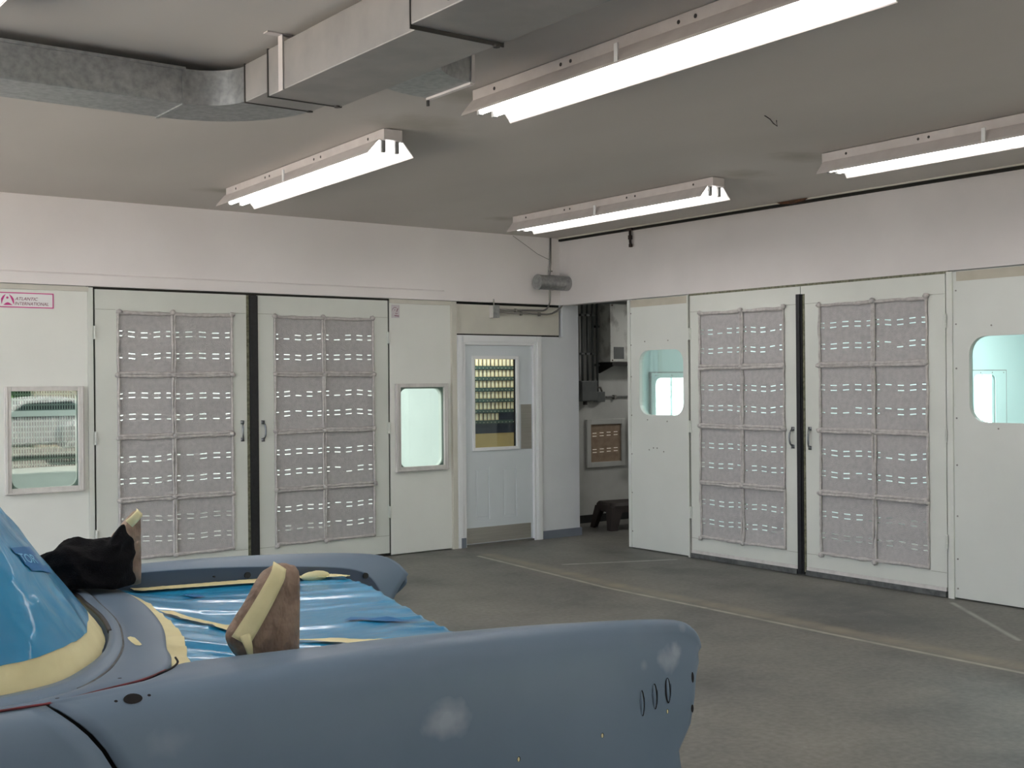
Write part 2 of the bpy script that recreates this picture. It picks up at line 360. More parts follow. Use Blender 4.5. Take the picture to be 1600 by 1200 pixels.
# right wall fascia
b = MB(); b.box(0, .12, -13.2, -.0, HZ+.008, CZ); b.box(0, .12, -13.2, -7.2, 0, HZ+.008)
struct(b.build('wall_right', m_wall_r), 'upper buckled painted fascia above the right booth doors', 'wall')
# dark ceiling gap moulding on right wall
struct(MB().box(-.03, 0, -13, -.02, CZ-.034, CZ-.012).build('trim_3', m_gap), 'dark strip where the ceiling meets the right wall', 'trim')
struct(MB().box(-.05, 0, -13, -.02, CZ-.012, CZ).build('trim_4', m_patch), 'narrow cream moulding along the ceiling over the right wall', 'trim')
o = MB().prism([(-3.34, CZ-.004), (-3.02, CZ-.004), (-3.06, CZ-.020), (-3.18, CZ-.030), (-3.30, CZ-.018)], 'x', -.075, -.052).build('rust_stain', m_rust)
tag(o, 'orange rust patch on the ceiling edge over the right booth doors', 'rust stain')
# rear wall with the big door opening
b = MB(); b.box(-10.5, -3.1, -13.2, -13.08, 0, CZ); b.box(-.5, 0, -13.2, -13.08, 0, CZ); b.box(-3.1, -.5, -13.2, -13.08, 2.55, CZ)
struct(b.build('wall_rear', m_wall), 'painted wall behind the camera with the open vehicle door', 'wall')
struct(MB().box(-10.5, -10.38, -13.2, -7.0, 0, CZ).box(-10.5, -10.38, -.7, 0, 0, CZ).box(-10.5, -10.38, -7.0, -.7, 2.98, CZ).build('wall_side', m_wall), 'painted side wall beyond the car', 'wall')
# recess
b = MB(); b.box(.25, 5.0, .80, .92, 0, 2.6); b.box(5, 5.1, -1.0, .92, 0, 2.6)
struct(b.build('wall_recess', m_recess), 'dim grey wall at the back of the open recess', 'wall')
struct(MB().box(.12, 5.1, -1.0, .92, 2.6, 2.68).build('ceiling_recess', m_recess), 'low ceiling of the recess', 'ceiling')
struct(MB().box(.25, .30, .12, .80, 0, 2.6).build('wall_recess_side', m_recess), 'side wall closing the recess behind the office wall', 'wall')
struct(MB().box(.02, .268, -.014, 0, 0, .085).box(.25, .264, 0, .12, 0, .085).box(-.25, .02, -.014, 0, 0, .085).build('baseboard_office', m_base), 'blue grey vinyl baseboard right of the entry door', 'baseboard')
struct(MB().box(-1.30, -1.245, -.026, -.018, 0, .10).build('baseboard_jamb', m_base), 'short blue grey baseboard scrap left of the entry door', 'baseboard')
struct(MB().box(.30, 3.0, .786, .80, 0, .09).build('baseboard_recess', m_dark), 'dark baseboard along the recess wall', 'baseboard')

# ------------------------------------------------------------------ booths (rooms behind the doors)
def room(name, x0, x1, y0, y1, z1, mat, label, skip=()):
    b = MB(); t = .06
    if 'y0' not in skip: b.box(x0, x1, y0-t, y0, 0, z1)
    if 'y1' not in skip: b.box(x0, x1, y1, y1+t, 0, z1)
    if 'x0' not in skip: b.box(x0-t, x0, y0, y1, 0, z1)
    if 'x1' not in skip: b.box(x1, x1+t, y0, y1, 0, z1)
    b.box(x0, x1, y0, y1, z1, z1+t)
    return struct(b.build(name, mat), label, 'wall')
room('wall_booth_left', -5.83, -1.40, .10, 6.2, 2.9, m_booth, 'pale green white inside walls of the left spray booth', ('y0',))
room('wall_booth_right', .14, 8.2, -7.1, -1.12, 2.9, m_boothr, 'aqua inside walls of the right spray booth', ('x0',))
def area(name, loc, rot, sx, sy, e, col=(1, 1, 1)):
    d = bpy.data.lights.new(name, 'AREA'); d.shape = 'RECTANGLE'; d.size = sx; d.size_y = sy; d.energy = e; d.color = col
    o = bpy.data.objects.new(name, d); COL.objects.link(o); o.location = loc; o.rotation_euler = rot; return o
BL = 95
area('booth_lamp', (-3.6, 2.0, 2.82), (0, 0, 0), .4, 3, BL, (.95, 1, .97))
area('booth_lamp', (-3.6, 4.9, 2.82), (0, 0, 0), 2.4, .4, BL, (.95, 1, .97))
area('booth_lamp', (2.2, -3.4, 2.82), (0, 0, 0), .5, 3, BL*.75, (.93, 1, 1))
area('booth_lamp', (5.6, -3.4, 2.82), (0, 0, 0), .5, 3, BL*1.0, (.93, 1, 1))
# office room behind the entry door
b = MB(); b.box(-1.34, -1.28, .12, 1.2, 0, 2.5); b.box(.25, .31, .80, 1.2, 0, 2.5); b.box(-1.34, .31, 1.2, 1.26, 0, 2.5); b.box(-1.34, .31, .12, 1.26, 2.5, 2.55)
struct(b.build('wall_office_inside', m_patch), 'inside walls of the small office behind the door', 'wall')
area('recess_fill', (2.6, -.55, 2.55), (0, 0, 0), .6, .3, 12, (1, .97, .92))  # unseen light added to lift the dim recess
area('office_lamp', (-.5, .42, 2.47), (0, 0, 0), .8, .2, 14, (1, .95, .85))

# ------------------------------------------------------------------ booth doors
pad_cache = {}
def pad(parent, x0, x1, z0, z1, seed):
    rnd = random.Random(seed); w = x1-x0; h = z1-z0
    xs = [0]; slots_x = []
    for k, (a, c) in enumerate(((.03, .10), (.205, .32), (.43, .545), (.655, .77), (.875, .95))):
        xs += [a, c]; slots_x.append((a, c))
    xs += [1]; xs = sorted(set(xs))
    zc = [.27, .345, .615, .69]; zs = [0]; hz = .0085/h/2*1.0; hs = []
    for c in zc:
        c = 1-c-.04; hs.append((c-hz, c+hz)); zs += [c-hz, c+hz]
    zs = sorted(zs+[1, .5])
    b = MB(); tilt = (rnd.random()-.5)*.02
    def P(u, v):
        zz = z0+h*v + (tilt*math.sin(PI*u*1.1)+.004*math.sin(9*u+seed))*min(1, 6*v, 6*(1-v))
        return (x0+w*u, .004*math.sin(PI*v)*math.sin(PI*u)-.002+.003*math.sin(v*PI*4+seed), zz)
    V = {}
    for i, u in enumerate(xs):
        for j, v in enumerate(zs): V[i, j] = b.b.verts.new(P(u, v))
    for i in range(len(xs)-1):
        for j in range(len(zs)-1):
            u = (xs[i]+xs[i+1])/2; v = (zs[j]+zs[j+1])/2
            if any(a < u < c for a, c in slots_x) and any(a < v < c for a, c in hs) and rnd.random() > .04: continue
            b.b.faces.new((V[i, j], V[i+1, j], V[i+1, j+1], V[i, j+1]))
    pd_ = b.build('filter_pad', m_fab, parent, smooth=True)
    e = MB(); r = .0135; n = 12
    def edge(a, c, rr):
        pts = []
        for k in range(n+1):
            t = k/n; p = Vector((a[0]+(c[0]-a[0])*t, -.012, a[1]+(c[1]-a[1])*t))
            j = noise.noise(Vector((p.x*7+seed, p.z*7, seed*3.1)))*.007
            p += Vector((j if a[0] == c[0] else 0, j*.5, j if a[1] == c[1] else 0)); pts.append(p)
        e.tube(pts, rr, 8, True, .5)
    edge((x0+.004, z0+.012), (x1-.004, z0+.012), r*1.05); edge((x0+.004, z1-.012), (x1-.004, z1-.012), r*1.05)
    edge((x0+.010, z0), (x0+.010, z1), r*.8); edge((x1-.010, z0), (x1-.010, z1), r*.8)
    e.build('rolled_edge', m_fabr, pd_, smooth=True)
def booth_door(name, parent_loc, rz, X0, X1, fx, fz, handle_side, label, sweep, seal, hz_=(1.16, 1.32)):
    """stile-and-rail leaf in local coords: X along the wall, front faces -Y"""
    b = MB(); T = .045; Z0 = .03 if not sweep else .075; Z1 = HZ-.012
    y0, y1 = -.004, T
    b.box(X0, fx[0], y0, y1, Z0, Z1); b.box(fx[2], X1, y0, y1, Z0, Z1)
    b.box(fx[0], fx[2], y0, y1, fz[4], Z1); b.box(fx[0], fx[2], y0, y1, Z0, fz[0])
    root = b.build(name, m_leaf, None); root.location = parent_loc; root.rotation_euler = (0, 0, rz)
    struct(root, label, 'door')
    for i in range(2):
        for j in range(4):
            pad(root, fx[i]-.001+.001*i, fx[i+1]+.001*i, fz[j]-.001, fz[j+1]+.001, i*4+j+len(name)+int(abs(X0)*10))
    g = MB()
    for i in range(3):
        for j in range(1 if i == 2 else 0, 5):
            if random.random() < .85 or i == 1:
                c = Vector((fx[i]+(random.random()-.5)*.02, -.022, fz[j]+(random.random()-.5)*.012))
                if i == 0: c.x += .01
                if i == 2: c.x -= .008
                vs = bmesh.ops.create_icosphere(g.b, subdivisions=2, radius=1)['verts']
                for v in vs:
                    p = v.co.copy(); k = 1+.45*noise.noise(p*2.3+c*5); v.co = c+Vector((p.x*.026*k, p.y*.014*k, p.z*.021*k))
    build_each(g, 'gathered_knot', m_fabr, root, smooth=True)
    # thin support bars behind the pads
    s = MB(); s.box(fx[1]-.006, fx[1]+.006, .012, .03, fz[0], fz[4])
    for j in (1, 2, 3): s.box(fx[0], fx[2], .012, .03, fz[j]-.006, fz[j]+.006)
    s.build('glazing_bar', m_olive, root)
    # rail joint lines
    j = MB()
    for z in (fz[4]+.012, fz[0]-.01):
        j.box(X0+.004, fx[0]-.01, -.0052, -.003, z, z+.0022); j.box(fx[2]+.01, X1-.004, -.0052, -.003, z, z+.0022)
    build_each(j, 'joint_line', m_olive, root)
    hx = X1-.045 if handle_side > 0 else X0+.045
    h = MB(); pts = []
    for k in range(13):
        a = PI*k/12; pts.append((hx+.010*math.sin(a)*(-handle_side), -.008-.034*math.sin(a)**.6, hz_[0]+.015+(hz_[1]-hz_[0]-.03)*(1-math.cos(a))/2))
    h.tube(pts, .0085, 8)
    h.box(hx-.016, hx+.016, -.009, -.003, hz_[0]-.012, hz_[0]+.020); h.box(hx-.016, hx+.016, -.009, -.003, hz_[1]-.02, hz_[1]+.012)
    h.build('pull_handle', m_chrome, root, smooth=True)
    gx = X0-.004 if handle_side > 0 else X1+.004
    for z in (.42, 1.22, 2.08):
        t = MB(); t.box(gx-.017, gx+.017, -.012, -.002, z-.055, z+.055); t.tube([(gx, -.014, z-.05), (gx, -.014, z-.018)], .010, 8)
        t.tube([(gx, -.014, z-.014), (gx, -.014, z+.014)], .010, 8); t.tube([(gx, -.014, z+.018), (gx, -.014, z+.05)], .010, 8)
        t.build('hinge', m_leaf, root)
    if sweep:
        MB().box(X0+.003, X1-.003, -.010, .03, .045, .074).build('aluminium_sill_strip', m_alu, root)
        MB().box(X0+.003, X1-.003, -.022, .03, .004, .046).build('rubber_sweep', m_sweep, root)
    if seal:
        for nm, a, c, d0, mm, z0_, z1_ in seal:
            MB().box(a, c, d0, .03, z0_, z1_).build(nm, mm, root)
    return root
fzl = [.205, .700, 1.220, 1.735, 2.258]; fzr = [.195, .710, 1.228, 1.768, 2.270]
booth_door('door_1', (0, 0, 0), 0, -4.876, -3.560, [-4.700, -4.222, -3.690], fzl, 1,
           'left leaf of the left booth door with eight grey filter pads', False,
           [('edge_strip', -3.560, -3.535, -.006, m_olive, .03, HZ-.014), ('rubber_seal', -3.535, -3.475, -.03, m_gasket, .01, HZ-.016)])
booth_door('door_2', (0, 0, 0), 0, -3.455, -2.118, [-3.300, -2.803, -2.275], fzl, -1,
           'right leaf of the left booth door beside the narrow mirror-like window', False,
           [('rubber_seal', -3.475, -3.455, -.016, m_gasket, .01, HZ-.016)], (1.15, 1.315))
booth_door('door_3', (0, 0, 0), -PI/2, 1.915, 3.165, [2.035, 2.553, 3.040], fzr, 1,
           'left leaf of the right booth door with dark rubber sweep', True,
           [('edge_strip', 3.165, 3.185, -.012, m_conduit, .03, HZ-.08), ('rubber_seal', 3.185, 3.222, -.034, m_gasket, .012, HZ-.08)], (1.075, 1.235))
booth_door('door_4', (0, 0, 0), -PI/2, 3.255, 4.578, [3.405, 3.940, 4.432], fzr, -1,
           'right leaf of the right booth door next to the wide aqua window panel', True,
           [('edge_strip', 3.236, 3.255, -.010, m_olive, .03, HZ-.08), ('rubber_seal', 3.222, 3.236, -.02, m_gasket, .012, HZ-.08)], (1.07, 1.24))
for o_, a, c in ((bpy.data.objects['door_3'], 3.165, 3.207), (bpy.data.objects['door_4'], 3.213, 3.255)):
    MB().box(a, c, -.004, .045, HZ-.08, HZ-.012).build('leaf_corner', m_leaf, o_)
# closers at head of the leaves (dark gap) and threshold
struct(MB().box(-5.83, -1.34, .055, .12, HZ-.06, HZ+.10).box(-5.83, -1.34, .055, .1, 0, .05).build('light_block_left', m_leaf), 'hidden light-blocking strips added behind the left booth front', 'trim')  # hidden strips added to stop booth light leaking at top and bottom
struct(MB().box(.055, .14, -7.2, -1.0, HZ-.06, HZ+.10).box(.055, .1, -7.2, -1.0, 0, .05).build('light_block_right', m_leaf), 'hidden light-blocking strips added behind the right booth front', 'trim')  # likewise added out of sight to block light leaks on this side
struct(MB().box(-4.93, -2.10, .0, .05, HZ-.012, HZ+.012).build('trim_5', m_gap), 'dark gap above the left booth doors', 'trim')
struct(MB().box(.0, .05, -4.60, -1.90, HZ-.012, HZ+.008).build('trim_6', m_olive), 'dark gap above the right booth doors', 'trim')
struct(MB().box(-4.93, -2.10, .005, .06, 0, .028).build('trim_7', m_gap), 'dark threshold under the left booth doors', 'trim')
# jamb posts
b = MB(); b.box(-4.935, -4.893, -.012, .05, 0, HZ); struct(b.build('trim_8', m_leaf), 'slim cream jamb left of the left booth doors', 'trim')
b = MB(); b.box(-4.893, -4.878, .012, .05, 0, HZ); b.box(-2.116, -2.100, .012, .05, 0, HZ); struct(b.build('trim_9', m_gap), 'dark hinge gaps beside the left booth doors', 'trim')
b = MB(); b.box(-1.392, -1.337, -.02, .06, 0, HZ+.004); b.box(-1.400, -1.390, -.006, .06, 0, HZ-.02); struct(b.build('trim_10', m_patch), 'post between the left booth panel and the entry door', 'trim')
b = MB(); b.box(-.012, .05, -4.640, -4.590, 0, HZ); struct(b.build('trim_11', m_leaf), 'slim cream jamb right of the right booth doors', 'trim')
b = MB(); b.box(.012, .05, -4.592, -4.577, 0, HZ); b.box(.012, .05, -1.917, -1.892, 0, HZ); struct(b.build('trim_12', m_gap), 'dark hinge gaps beside the right booth doors', 'trim')
b = MB(); b.box(-.012, .05, -1.896, -1.878, 0, HZ); struct(b.build('trim_13', m_leaf), 'slim cream jamb left of the right booth doors', 'trim')

# ------------------------------------------------------------------ booth panels with windows
def booth_panel(X0, X1, hole, rz, label, frame=None, band=True, screws=(), gl=m_glass, mat=m_panel, wl='window'):
    root = empty('wall_booth_panel', (0, 0, 0), rz); struct(root, label, 'wall')
    b = MB(); plate_hole(b, X0, X1, .012, HZ-.004, hole, .0, .045); b.build('panel_board', mat, root)
    xs = [p[0] for p in hole]; zs = [p[1] for p in hole]
    g = MB(); g.box(min(xs)-.02, max(xs)+.02, .030 if not frame else -.012, .036 if not frame else -.008, min(zs)-.02, max(zs)+.02)
    g.build('window_glass', gl, root)
    if band:
        k = MB().box(X0+.03, X1-.01, -.003, .0, HZ-.075, HZ-.006); k.build('header_band', m_tapeband, root)
    if screws:
        k = MB()
        for x, z in screws: k.tube([(x, -.004, z), (x, .002, z)], .0065, 8)
        build_each(k, 'screw', m_conduit, root)
    if frame:
        a0, a1, c0, c1 = frame; t = .048; y0 = -.035
        f = MB(); f.box(a0, a0+t, y0, 0, c0, c1); f.box(a1-t, a1, y0, 0, c0, c1); f.box(a0+t, a1-t, y0, 0, c1-t*.75, c1); f.box(a0+t, a1-t, y0, 0, c0, c0+t)
        f.box(a0+.01, a0+.022, y0-.008, y0, c0, c1); f.box(a1-.022, a1-.01, y0-.008, y0, c0, c1); f.box(a0, a1, y0-.008, y0, c0+.004, c0+.018)
        fo = f.build('window_frame', m_alu, root, bevel=.003)
        MB().box(a0+t-.004, a1-t+.004, -.0045, -.001, c0+t-.004, c1-t*.75+.004)
    return root
p1 = booth_panel(-5.83, -4.936, rrect(-5.525, -5.025, .845, 1.615, .07), 0,
                 'cream booth panel with framed window and magenta sign, at the far left', (-5.583, -4.975, .800, 1.645), band=False)
MB().box(-5.83, -4.93, -.016, 0, HZ-.035, HZ+.004).build('top_rail', m_patch, p1)
p2 = booth_panel(-2.098, -1.400, rrect(-1.990, -1.515, .835, 1.592, .075), 0,
                 'cream booth panel with tall narrow pale window, left of the entry door', (-2.045, -1.450, .793, 1.640), band=False)
MB().box(-2.098, -1.337, -.016, 0, HZ-.035, HZ+.004).build('top_rail', m_patch, p2)
for p_, x0, x1 in ((p1, -5.583, -4.975), (p2, -2.045, -1.450)):
    b = MB(); h = rrect(x0+.055, x1-.055, .845 if p_ is p1 else .835, 1.612 if p_ is p1 else 1.592, .07)
    plate_hole(b, x0+.045, x1-.045, .842-.01, 1.615, h, -.006, -.001); b.build('window_gasket', m_grille, p_)
scr = [(1.105, z) for z in (.17, .55, .93, 1.31, 1.69, 2.0, 2.31)]+[(1.30, 2.03), (1.62, 2.03), (1.33, 1.27), (1.60, 1.26), (1.35, .98), (1.41, 1.0), (1.46, 1.0), (1.55, .97)]
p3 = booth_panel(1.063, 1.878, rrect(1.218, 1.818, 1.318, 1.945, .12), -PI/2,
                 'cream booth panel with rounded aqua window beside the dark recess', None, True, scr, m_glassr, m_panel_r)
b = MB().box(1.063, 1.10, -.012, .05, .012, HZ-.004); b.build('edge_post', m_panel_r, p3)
b = MB().box(1.063, 1.878, .045, .075, .012, HZ-.004); 
b.b.free()
scr = [(4.665, z) for z in (.08, .30, .62, 1.0, 1.35, 1.72, 2.05, 2.3)]+[(4.95, 2.03), (5.5, 2.03), (5.0, 1.28), (5.6, 1.28)]
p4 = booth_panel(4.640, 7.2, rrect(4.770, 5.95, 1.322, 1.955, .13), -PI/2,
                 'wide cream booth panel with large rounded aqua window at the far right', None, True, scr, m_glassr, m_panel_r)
# small booth corner infill so the recess side of the right booth is closed
struct(MB().box(.05, .14, -1.12, -1.063, 0, 2.6).box(.14, 5.0, -1.06, -1.0, 0, 2.6).build('wall_recess_right', m_recess), 'outer side wall of the right booth facing the recess', 'wall')

# light fixtures recessed behind rounded glass in the right booth
def booth_fixture(x0, x1, z0, z1, gx0, gx1, label):
    root = empty('booth_light', ((x0+x1)/2, -1.12, z0)); tag(root, label, 'light', 'lights inside the right booth')
    cx, cz = (x0+x1)/2, z0
    b = MB(); plate_hole(b, x0-cx, x1-cx, 0, z1-z0, rrect(gx0-cx, gx1-cx, .05, z1-z0-.05, .07), -.03, -.022)
    b.box(x0-cx, x0-cx+.008, -.022, 0, 0, z1-z0); b.box(x1-cx-.008, x1-cx, -.022, 0, 0, z1-z0)
    b.build('fixture_frame', m_boothr, root)
    b = MB(); b.box(x0-cx-.012, x0-cx, -.03, 0, -.01, z1-z0+.012); b.box(x1-cx, x1-cx+.012, -.03, 0, -.01, z1-z0+.012); b.box(x0-cx, x1-cx, -.03, 0, z1-z0, z1-z0+.012); b.build('frame_outline', m_sock, root)  # thin dark strips outlining the fixture frame
    k = MB()
    for i in range(4):
        for z in (.025, z1-z0-.025): k.tube([(x0-cx+.06+i*(x1-x0-.12)/3, -.034, z), (x0-cx+.06+i*(x1-x0-.12)/3, -.028, z)], .008, 8)
    build_each(k, 'screw', m_conduit, root)
    w = gx1-gx0; t = MB()
    for f in (.28, .76): 
        xa = gx0-cx+w*(.03 if f < .5 else .50); t.box(xa, xa+w*.37, -.012, -.004, .03, z1-z0-.03-(.02 if f > .5 else 0))
    build_each(t, 'tube_pair', m_boothtube, root)
    MB().box(gx0-cx-.02, gx1-cx+.02, -.003, -.001, .03, z1-z0-.03).build('back_plate', m_boothr, root)
booth_fixture(.225, 1.00, .40, 1.725, .285, .80, 'bright light fixture seen through the rounded window beside the recess')
booth_fixture(5.70, 6.62, .40, 1.74, 5.88, 6.37, 'bright light fixture seen through the wide rounded window at far right')
# white personnel door and curtain strips deeper in the right booth
root = empty('booth_inner_door', (8.14, -2.6, 0)); tag(root, 'pale aqua door frame deep inside the right booth, seen through the wide window', 'door')
MB().box(-.03, 0, -.55, .55, 0, 2.1).build('door_slab', m_booth, root)
b = MB(); b.box(-.05, 0, -.63, -.55, 0, 2.18); b.box(-.05, 0, .55, .63, 0, 2.18); b.box(-.05, 0, -.63, .63, 2.1, 2.18); b.build('door_casing', m_boothr, root)

# exhaust grille inside left booth
root = empty('exhaust_grille', (-5.05, 1.0, 0)); tag(root, 'green grey slotted metal grille standing behind the far left window', 'grille')
b = MB()
for k in range(37): x = -.40+k*.022; b.box(x, x+.0105, -.004, .004, .945, 1.385); b.box(x, x+.0105, -.004, .004, 1.435, 2.2)
z = .96
while z < 2.2: b.box(-.40, .40, -.001, .003, z, z+.014); z += .047
b.build('slats', m_grille, root)
MB().box(-.42, .42, .02, .05, .93, 2.2).build('dark_backing', m_dark, root)
b = MB(); b.box(-.42, .42, -.012, .02, 1.385, 1.435); b.box(-.42, .42, -.03, .05, .885, .94); b.box(-.42, .42, -.03, .05, 2.2, 2.26); b.box(-.44, -.40, -.02, .05, 0, 2.26); b.box(.38, .42, -.02, .05, 0, 2.26); b.build('frame_bar', m_booth, root)
MB().box(-.42, .42, -.02, .05, 0, .885).build('lower_panel', m_booth, root)

# ------------------------------------------------------------------ sign and sticker
root = empty('wall_sign', (-5.40, -.002, 2.264)); tag(root, 'white sign with magenta border and arrow logo on the far left booth panel', 'sign')
MB().box(-.215, .200, -.003, 0, 0, .119).build('sign_border', m_pink, root)
MB().box(-.206, .191, -.0042, -.003, .008, .111).build('sign_face', m_signw, root)
lg = MB(); y = -.0055
lx = -.150
def poly(b, pts): b.b.faces.new([b.b.verts.new((lx+px, y, pz)) for px, pz in pts])
poly(lg, [(-.012, .104), (-.034, .088), (-.047, .066), (-.045, .040), (-.042, .022), (-.036, .050)])
poly(lg, [(.012, .104), (.034, .088), (.048, .066), (.050, .040), (.046, .022), (.034, .055)])
poly(lg, [(-.030, .018)]+[(-.030+.064*t, .018+.022*math.sin(PI*t)) for t in (.15, .3, .5, .7, .85)]+[(.040, .018)])
poly(lg, [(.009*math.cos(a*PI/6), .076+.009*math.sin(a*PI/6)) for a in range(12)])
lg.build('sign_logo', m_pink, root)
R = (PI/2, 0, 0)
text('sign_lettering', 'ATLANTIC', .036, m_inkr, (-.093, -.0055, .058), R, root, .25, sx=.98)
text('sign_lettering', 'INTERNATIONAL', .036, m_inkr, (-.098, -.0055, .020), R, root, .25, sx=.92)
root = empty('sticker', (-2.03, -.002, 2.30)); tag(root, 'small white paper sticker with red scribble marks right of the left booth doors', 'sticker')
MB().box(-.045, .045, -.0015, 0, -.03, .095).build('paper_sheet', m_paper, root)
b = MB(); b.tube([(-.035, -.003, .045), (-.03, -.003, .06), (-.01, -.003, .07), (.01, -.003, .068)], .0022, 6); b.tube([(.025, -.003, .06), (.018, -.003, .045), (.012, -.003, .03)], .003, 6)
b.tube([(-.004, -.003, .012), (.022, -.003, .012)], .0025, 6); b.tube([(-.012, -.003, .048), (-.008, -.003, .044)], .004, 6); b.tube([(-.012, -.003, -.008), (.035, -.003, -.012)], .004, 6)
build_each(b, 'ink_mark', m_inkr, root)

# ------------------------------------------------------------------ entry door
x0, x1 = -1.222, -.372; Z0, Z1 = .022, 2.02
gx0, gx1, gz0, gz1 = -1.108, -.578, .985, 1.885
b = MB(); yf, yb = .018, .06
b.box(x0, gx0-.0, yf, yb, Z0, Z1); b.box(gx1, x1, yf, yb, Z0, Z1); b.box(gx0, gx1, yf, yb, gz1, Z1)
# lower part with two recessed panels
P = [(-1.104, -.925), (-.757, -.582)]; pz0, pz1 = .265, .785
b.box(gx0, gx1, yf, yb, pz1, gz0); b.box(gx0, gx1, yf, yb, Z0, pz0); b.box(P[0][1], P[1][0], yf, yb, pz0, pz1); b.box(P[1][1], gx1, yf, yb, pz0, pz1); b.box(gx0, P[0][0], yf, yb, pz0, pz1)
for a, c in P: b.box(a, c, yf+.006, yb, pz0, pz1)
d5 = b.build('door_5', m_doorw); struct(d5, 'white steel entry door with half window, push plate and kick plate', 'door')
b = MB()
for a, c in P:
    b.prism([(a+.022, pz0+.025), (c-.022, pz0+.025), (c-.022, pz1-.025), (a+.022, pz1-.025)], 'y', yf+.006, yf+.0015)
build_each(b, 'raised_panel', m_doorw, d5, bevel=.006)
b = MB(); t = .028
b.box(gx0-.03, gx0+.004, yf-.016, yf, gz0-.03, gz1+.03); b.box(gx1-.004, gx1+.03, yf-.016, yf, gz0-.03, gz1+.03)
b.box(gx0, gx1, yf-.016, yf, gz1-.004, gz1+.03); b.box(gx0, gx1, yf-.016, yf, gz0-.03, gz0+.004)
b.build('glazing_frame', m_white, d5, bevel=.005)
MB().box(gx0, gx1, .034, .040, gz0, gz1).build('window_glass', m_glassr, d5)
MB().box(gx1-.022, gx1-.004, .028, .033, gz0, gz1).build('blind_edge', m_dark, d5)
MB().box(x0+.004, x1-.03, yf-.004, yf, .03, .185).build('kick_plate', m_steel, d5)
MB().box(-.520, x1-.012, yf-.004, yf, .955, 1.415).build('push_plate', m_steel, d5)
b = MB()
for (a, c, z0_, z1_) in ((-1.335, -1.262, 0, 2.12), (-.336, -.262, 0, 2.12)):
    b.box(a, c, -.016, 0, z0_, z1_); b.box(a+.012, c-.012, -.022, -.016, z0_, z1_-.012)
b.box(-1.262, -.336, -.016, 0, 2.046, 2.12); b.box(-1.262, -.336, -.022, -.016, 2.058, 2.108)
b.box(-1.262, -1.226, -.008, .1, 0, 2.046); b.box(-.368, -.336, -.008, .1, 0, 2.046); b.box(-1.226, -.368, -.008, .1, 2.024, 2.046)
struct(b.build('trim_14', m_white, bevel=.003), 'white moulded casing around the entry door', 'trim')
struct(MB().box(-1.226, -.368, .0, .1, 0, .018).build('trim_15', m_conduit), 'metal threshold under the entry door', 'trim')

# rack of cards seen through the door glass
RY = .72
root = empty('card_rack', (-.33, RY, 0)); tag(root, 'dark green slotted card rack on a navy board behind the entry door glass', 'rack')
MB().box(-.62, .62, .03, .05, 1.09, 2.1).build('navy_backing', m_navy, root)
MB().box(-.62, .62, .03, .05, .55, 1.09).build('tan_panel', m_tan, root)
rows = [1.905-.118*k for k in range(7)]
b = MB()
for z in rows[:6]: b.box(-.36, .32, .0, .03, z-.118+.0, z-.118+.034)
build_each(b, 'rack_strip', m_rack, root)
b = MB()
for z in rows[:6]:
    for k in range(14): b.tube([(-.36+.05*k, -.003, z-.104), (-.36+.05*k, .002, z-.104)], .004, 6)
build_each(b, 'rivet', m_cardtop, root)
ORD = ['first', 'second', 'third', 'fourth', 'fifth', 'sixth', 'seventh', 'eighth', 'ninth', 'tenth', 'eleventh']
names = ['top', 'second', 'third', 'fourth', 'fifth', 'sixth']
first = None
for r in range(6):
    for k in range(11 if r < 5 else 7):
        x = -.33-.29+.053*k+random.uniform(-.002, .002); z = rows[r]-.080
        if first is None:
            c = MB().box(-.020, .020, -.006, -.003, 0, .074).box(-.016, .004, -.0085, -.006, .010, .066).build('card', [m_card, m_cardtop])
            for f in list(c.data.polygons)[6:]: f.material_index = 1
            first = c
        else:
            c = first.copy(); COL.objects.link(c)
        c.location = (x, RY+.02, z)
        tag(c, 'cream card behind the door glass, %s row, %s from the left' % (names[r], ORD[k]), 'card', 'cream cards in the %s row of the rack' % names[r])

# ------------------------------------------------------------------ duct stub, conduits, boxes on wall
root = empty('duct_stub', (-.20, -.13, 2.675)); tag(root, 'short galvanized round duct poking out beside the corner conduit', 'duct')
def ring_tube(xa, xb, r, n=32): return MB().tube([(xa, 0, 0), (xb, 0, 0)], r, n)
ring_tube(-.185, .20, .076).build('duct_pipe', m_galv, root, smooth=False, bevel=.002)
ring_tube(-.205, -.180, .080).build('end_cap', m_galv, root); b = MB(); 
for x in (-.02, .0, .13): b.tube([(x-.004, 0, 0), (x+.004, 0, 0)], .0785, 32)
build_each(b, 'pipe_bead', m_galv, root)
def arc(c, r, a0, a1, n, f): return [f(c, r, a0+(a1-a0)*k/n) for k in range(n+1)]
cy = -.018
root = empty('electrical_conduit', (-.14, cy, 2.5)); tag(root, 'upper grey conduit dropping from the ceiling corner and bending to the junction box', 'conduit')
def L_(pts): return [(x+.14, 0, z-2.5) for x, z in pts]
pts = [(-.135, 3.158), (-.135, 2.9), (-.150, 2.75), (-.150, 2.56)]+[(-.150-.11+.11*math.cos(a*PI/16), 2.50-.11*math.sin(a*PI/16)+.0) for a in range(0, 9)]+[(-.6, 2.385), (-.84, 2.388)]
MB().tube(L_(pts), .0095, 10).build('conduit_run', m_conduit, root, smooth=True)
b = MB(); b.box(-.01, .02, -.012, .017, .30, .315); b.box(-.47, -.45, -.012, .017, -.135, -.10); build_each(b, 'conduit_clip', m_conduit, root)
root = empty('electrical_conduit', (-.10, cy-.004, 2.4)); tag(root, 'lower grey conduit curving up to an open end near the corner', 'conduit')
pts = [(.035, 2.478), (.0, 2.44), (-.06, 2.395), (-.13, 2.362), (-.2, 2.352), (-.84, 2.358)]
MB().tube([(x+.10, 0, z-2.4) for x, z in pts], .0095, 10).build('conduit_run', m_conduit, root, smooth=True)
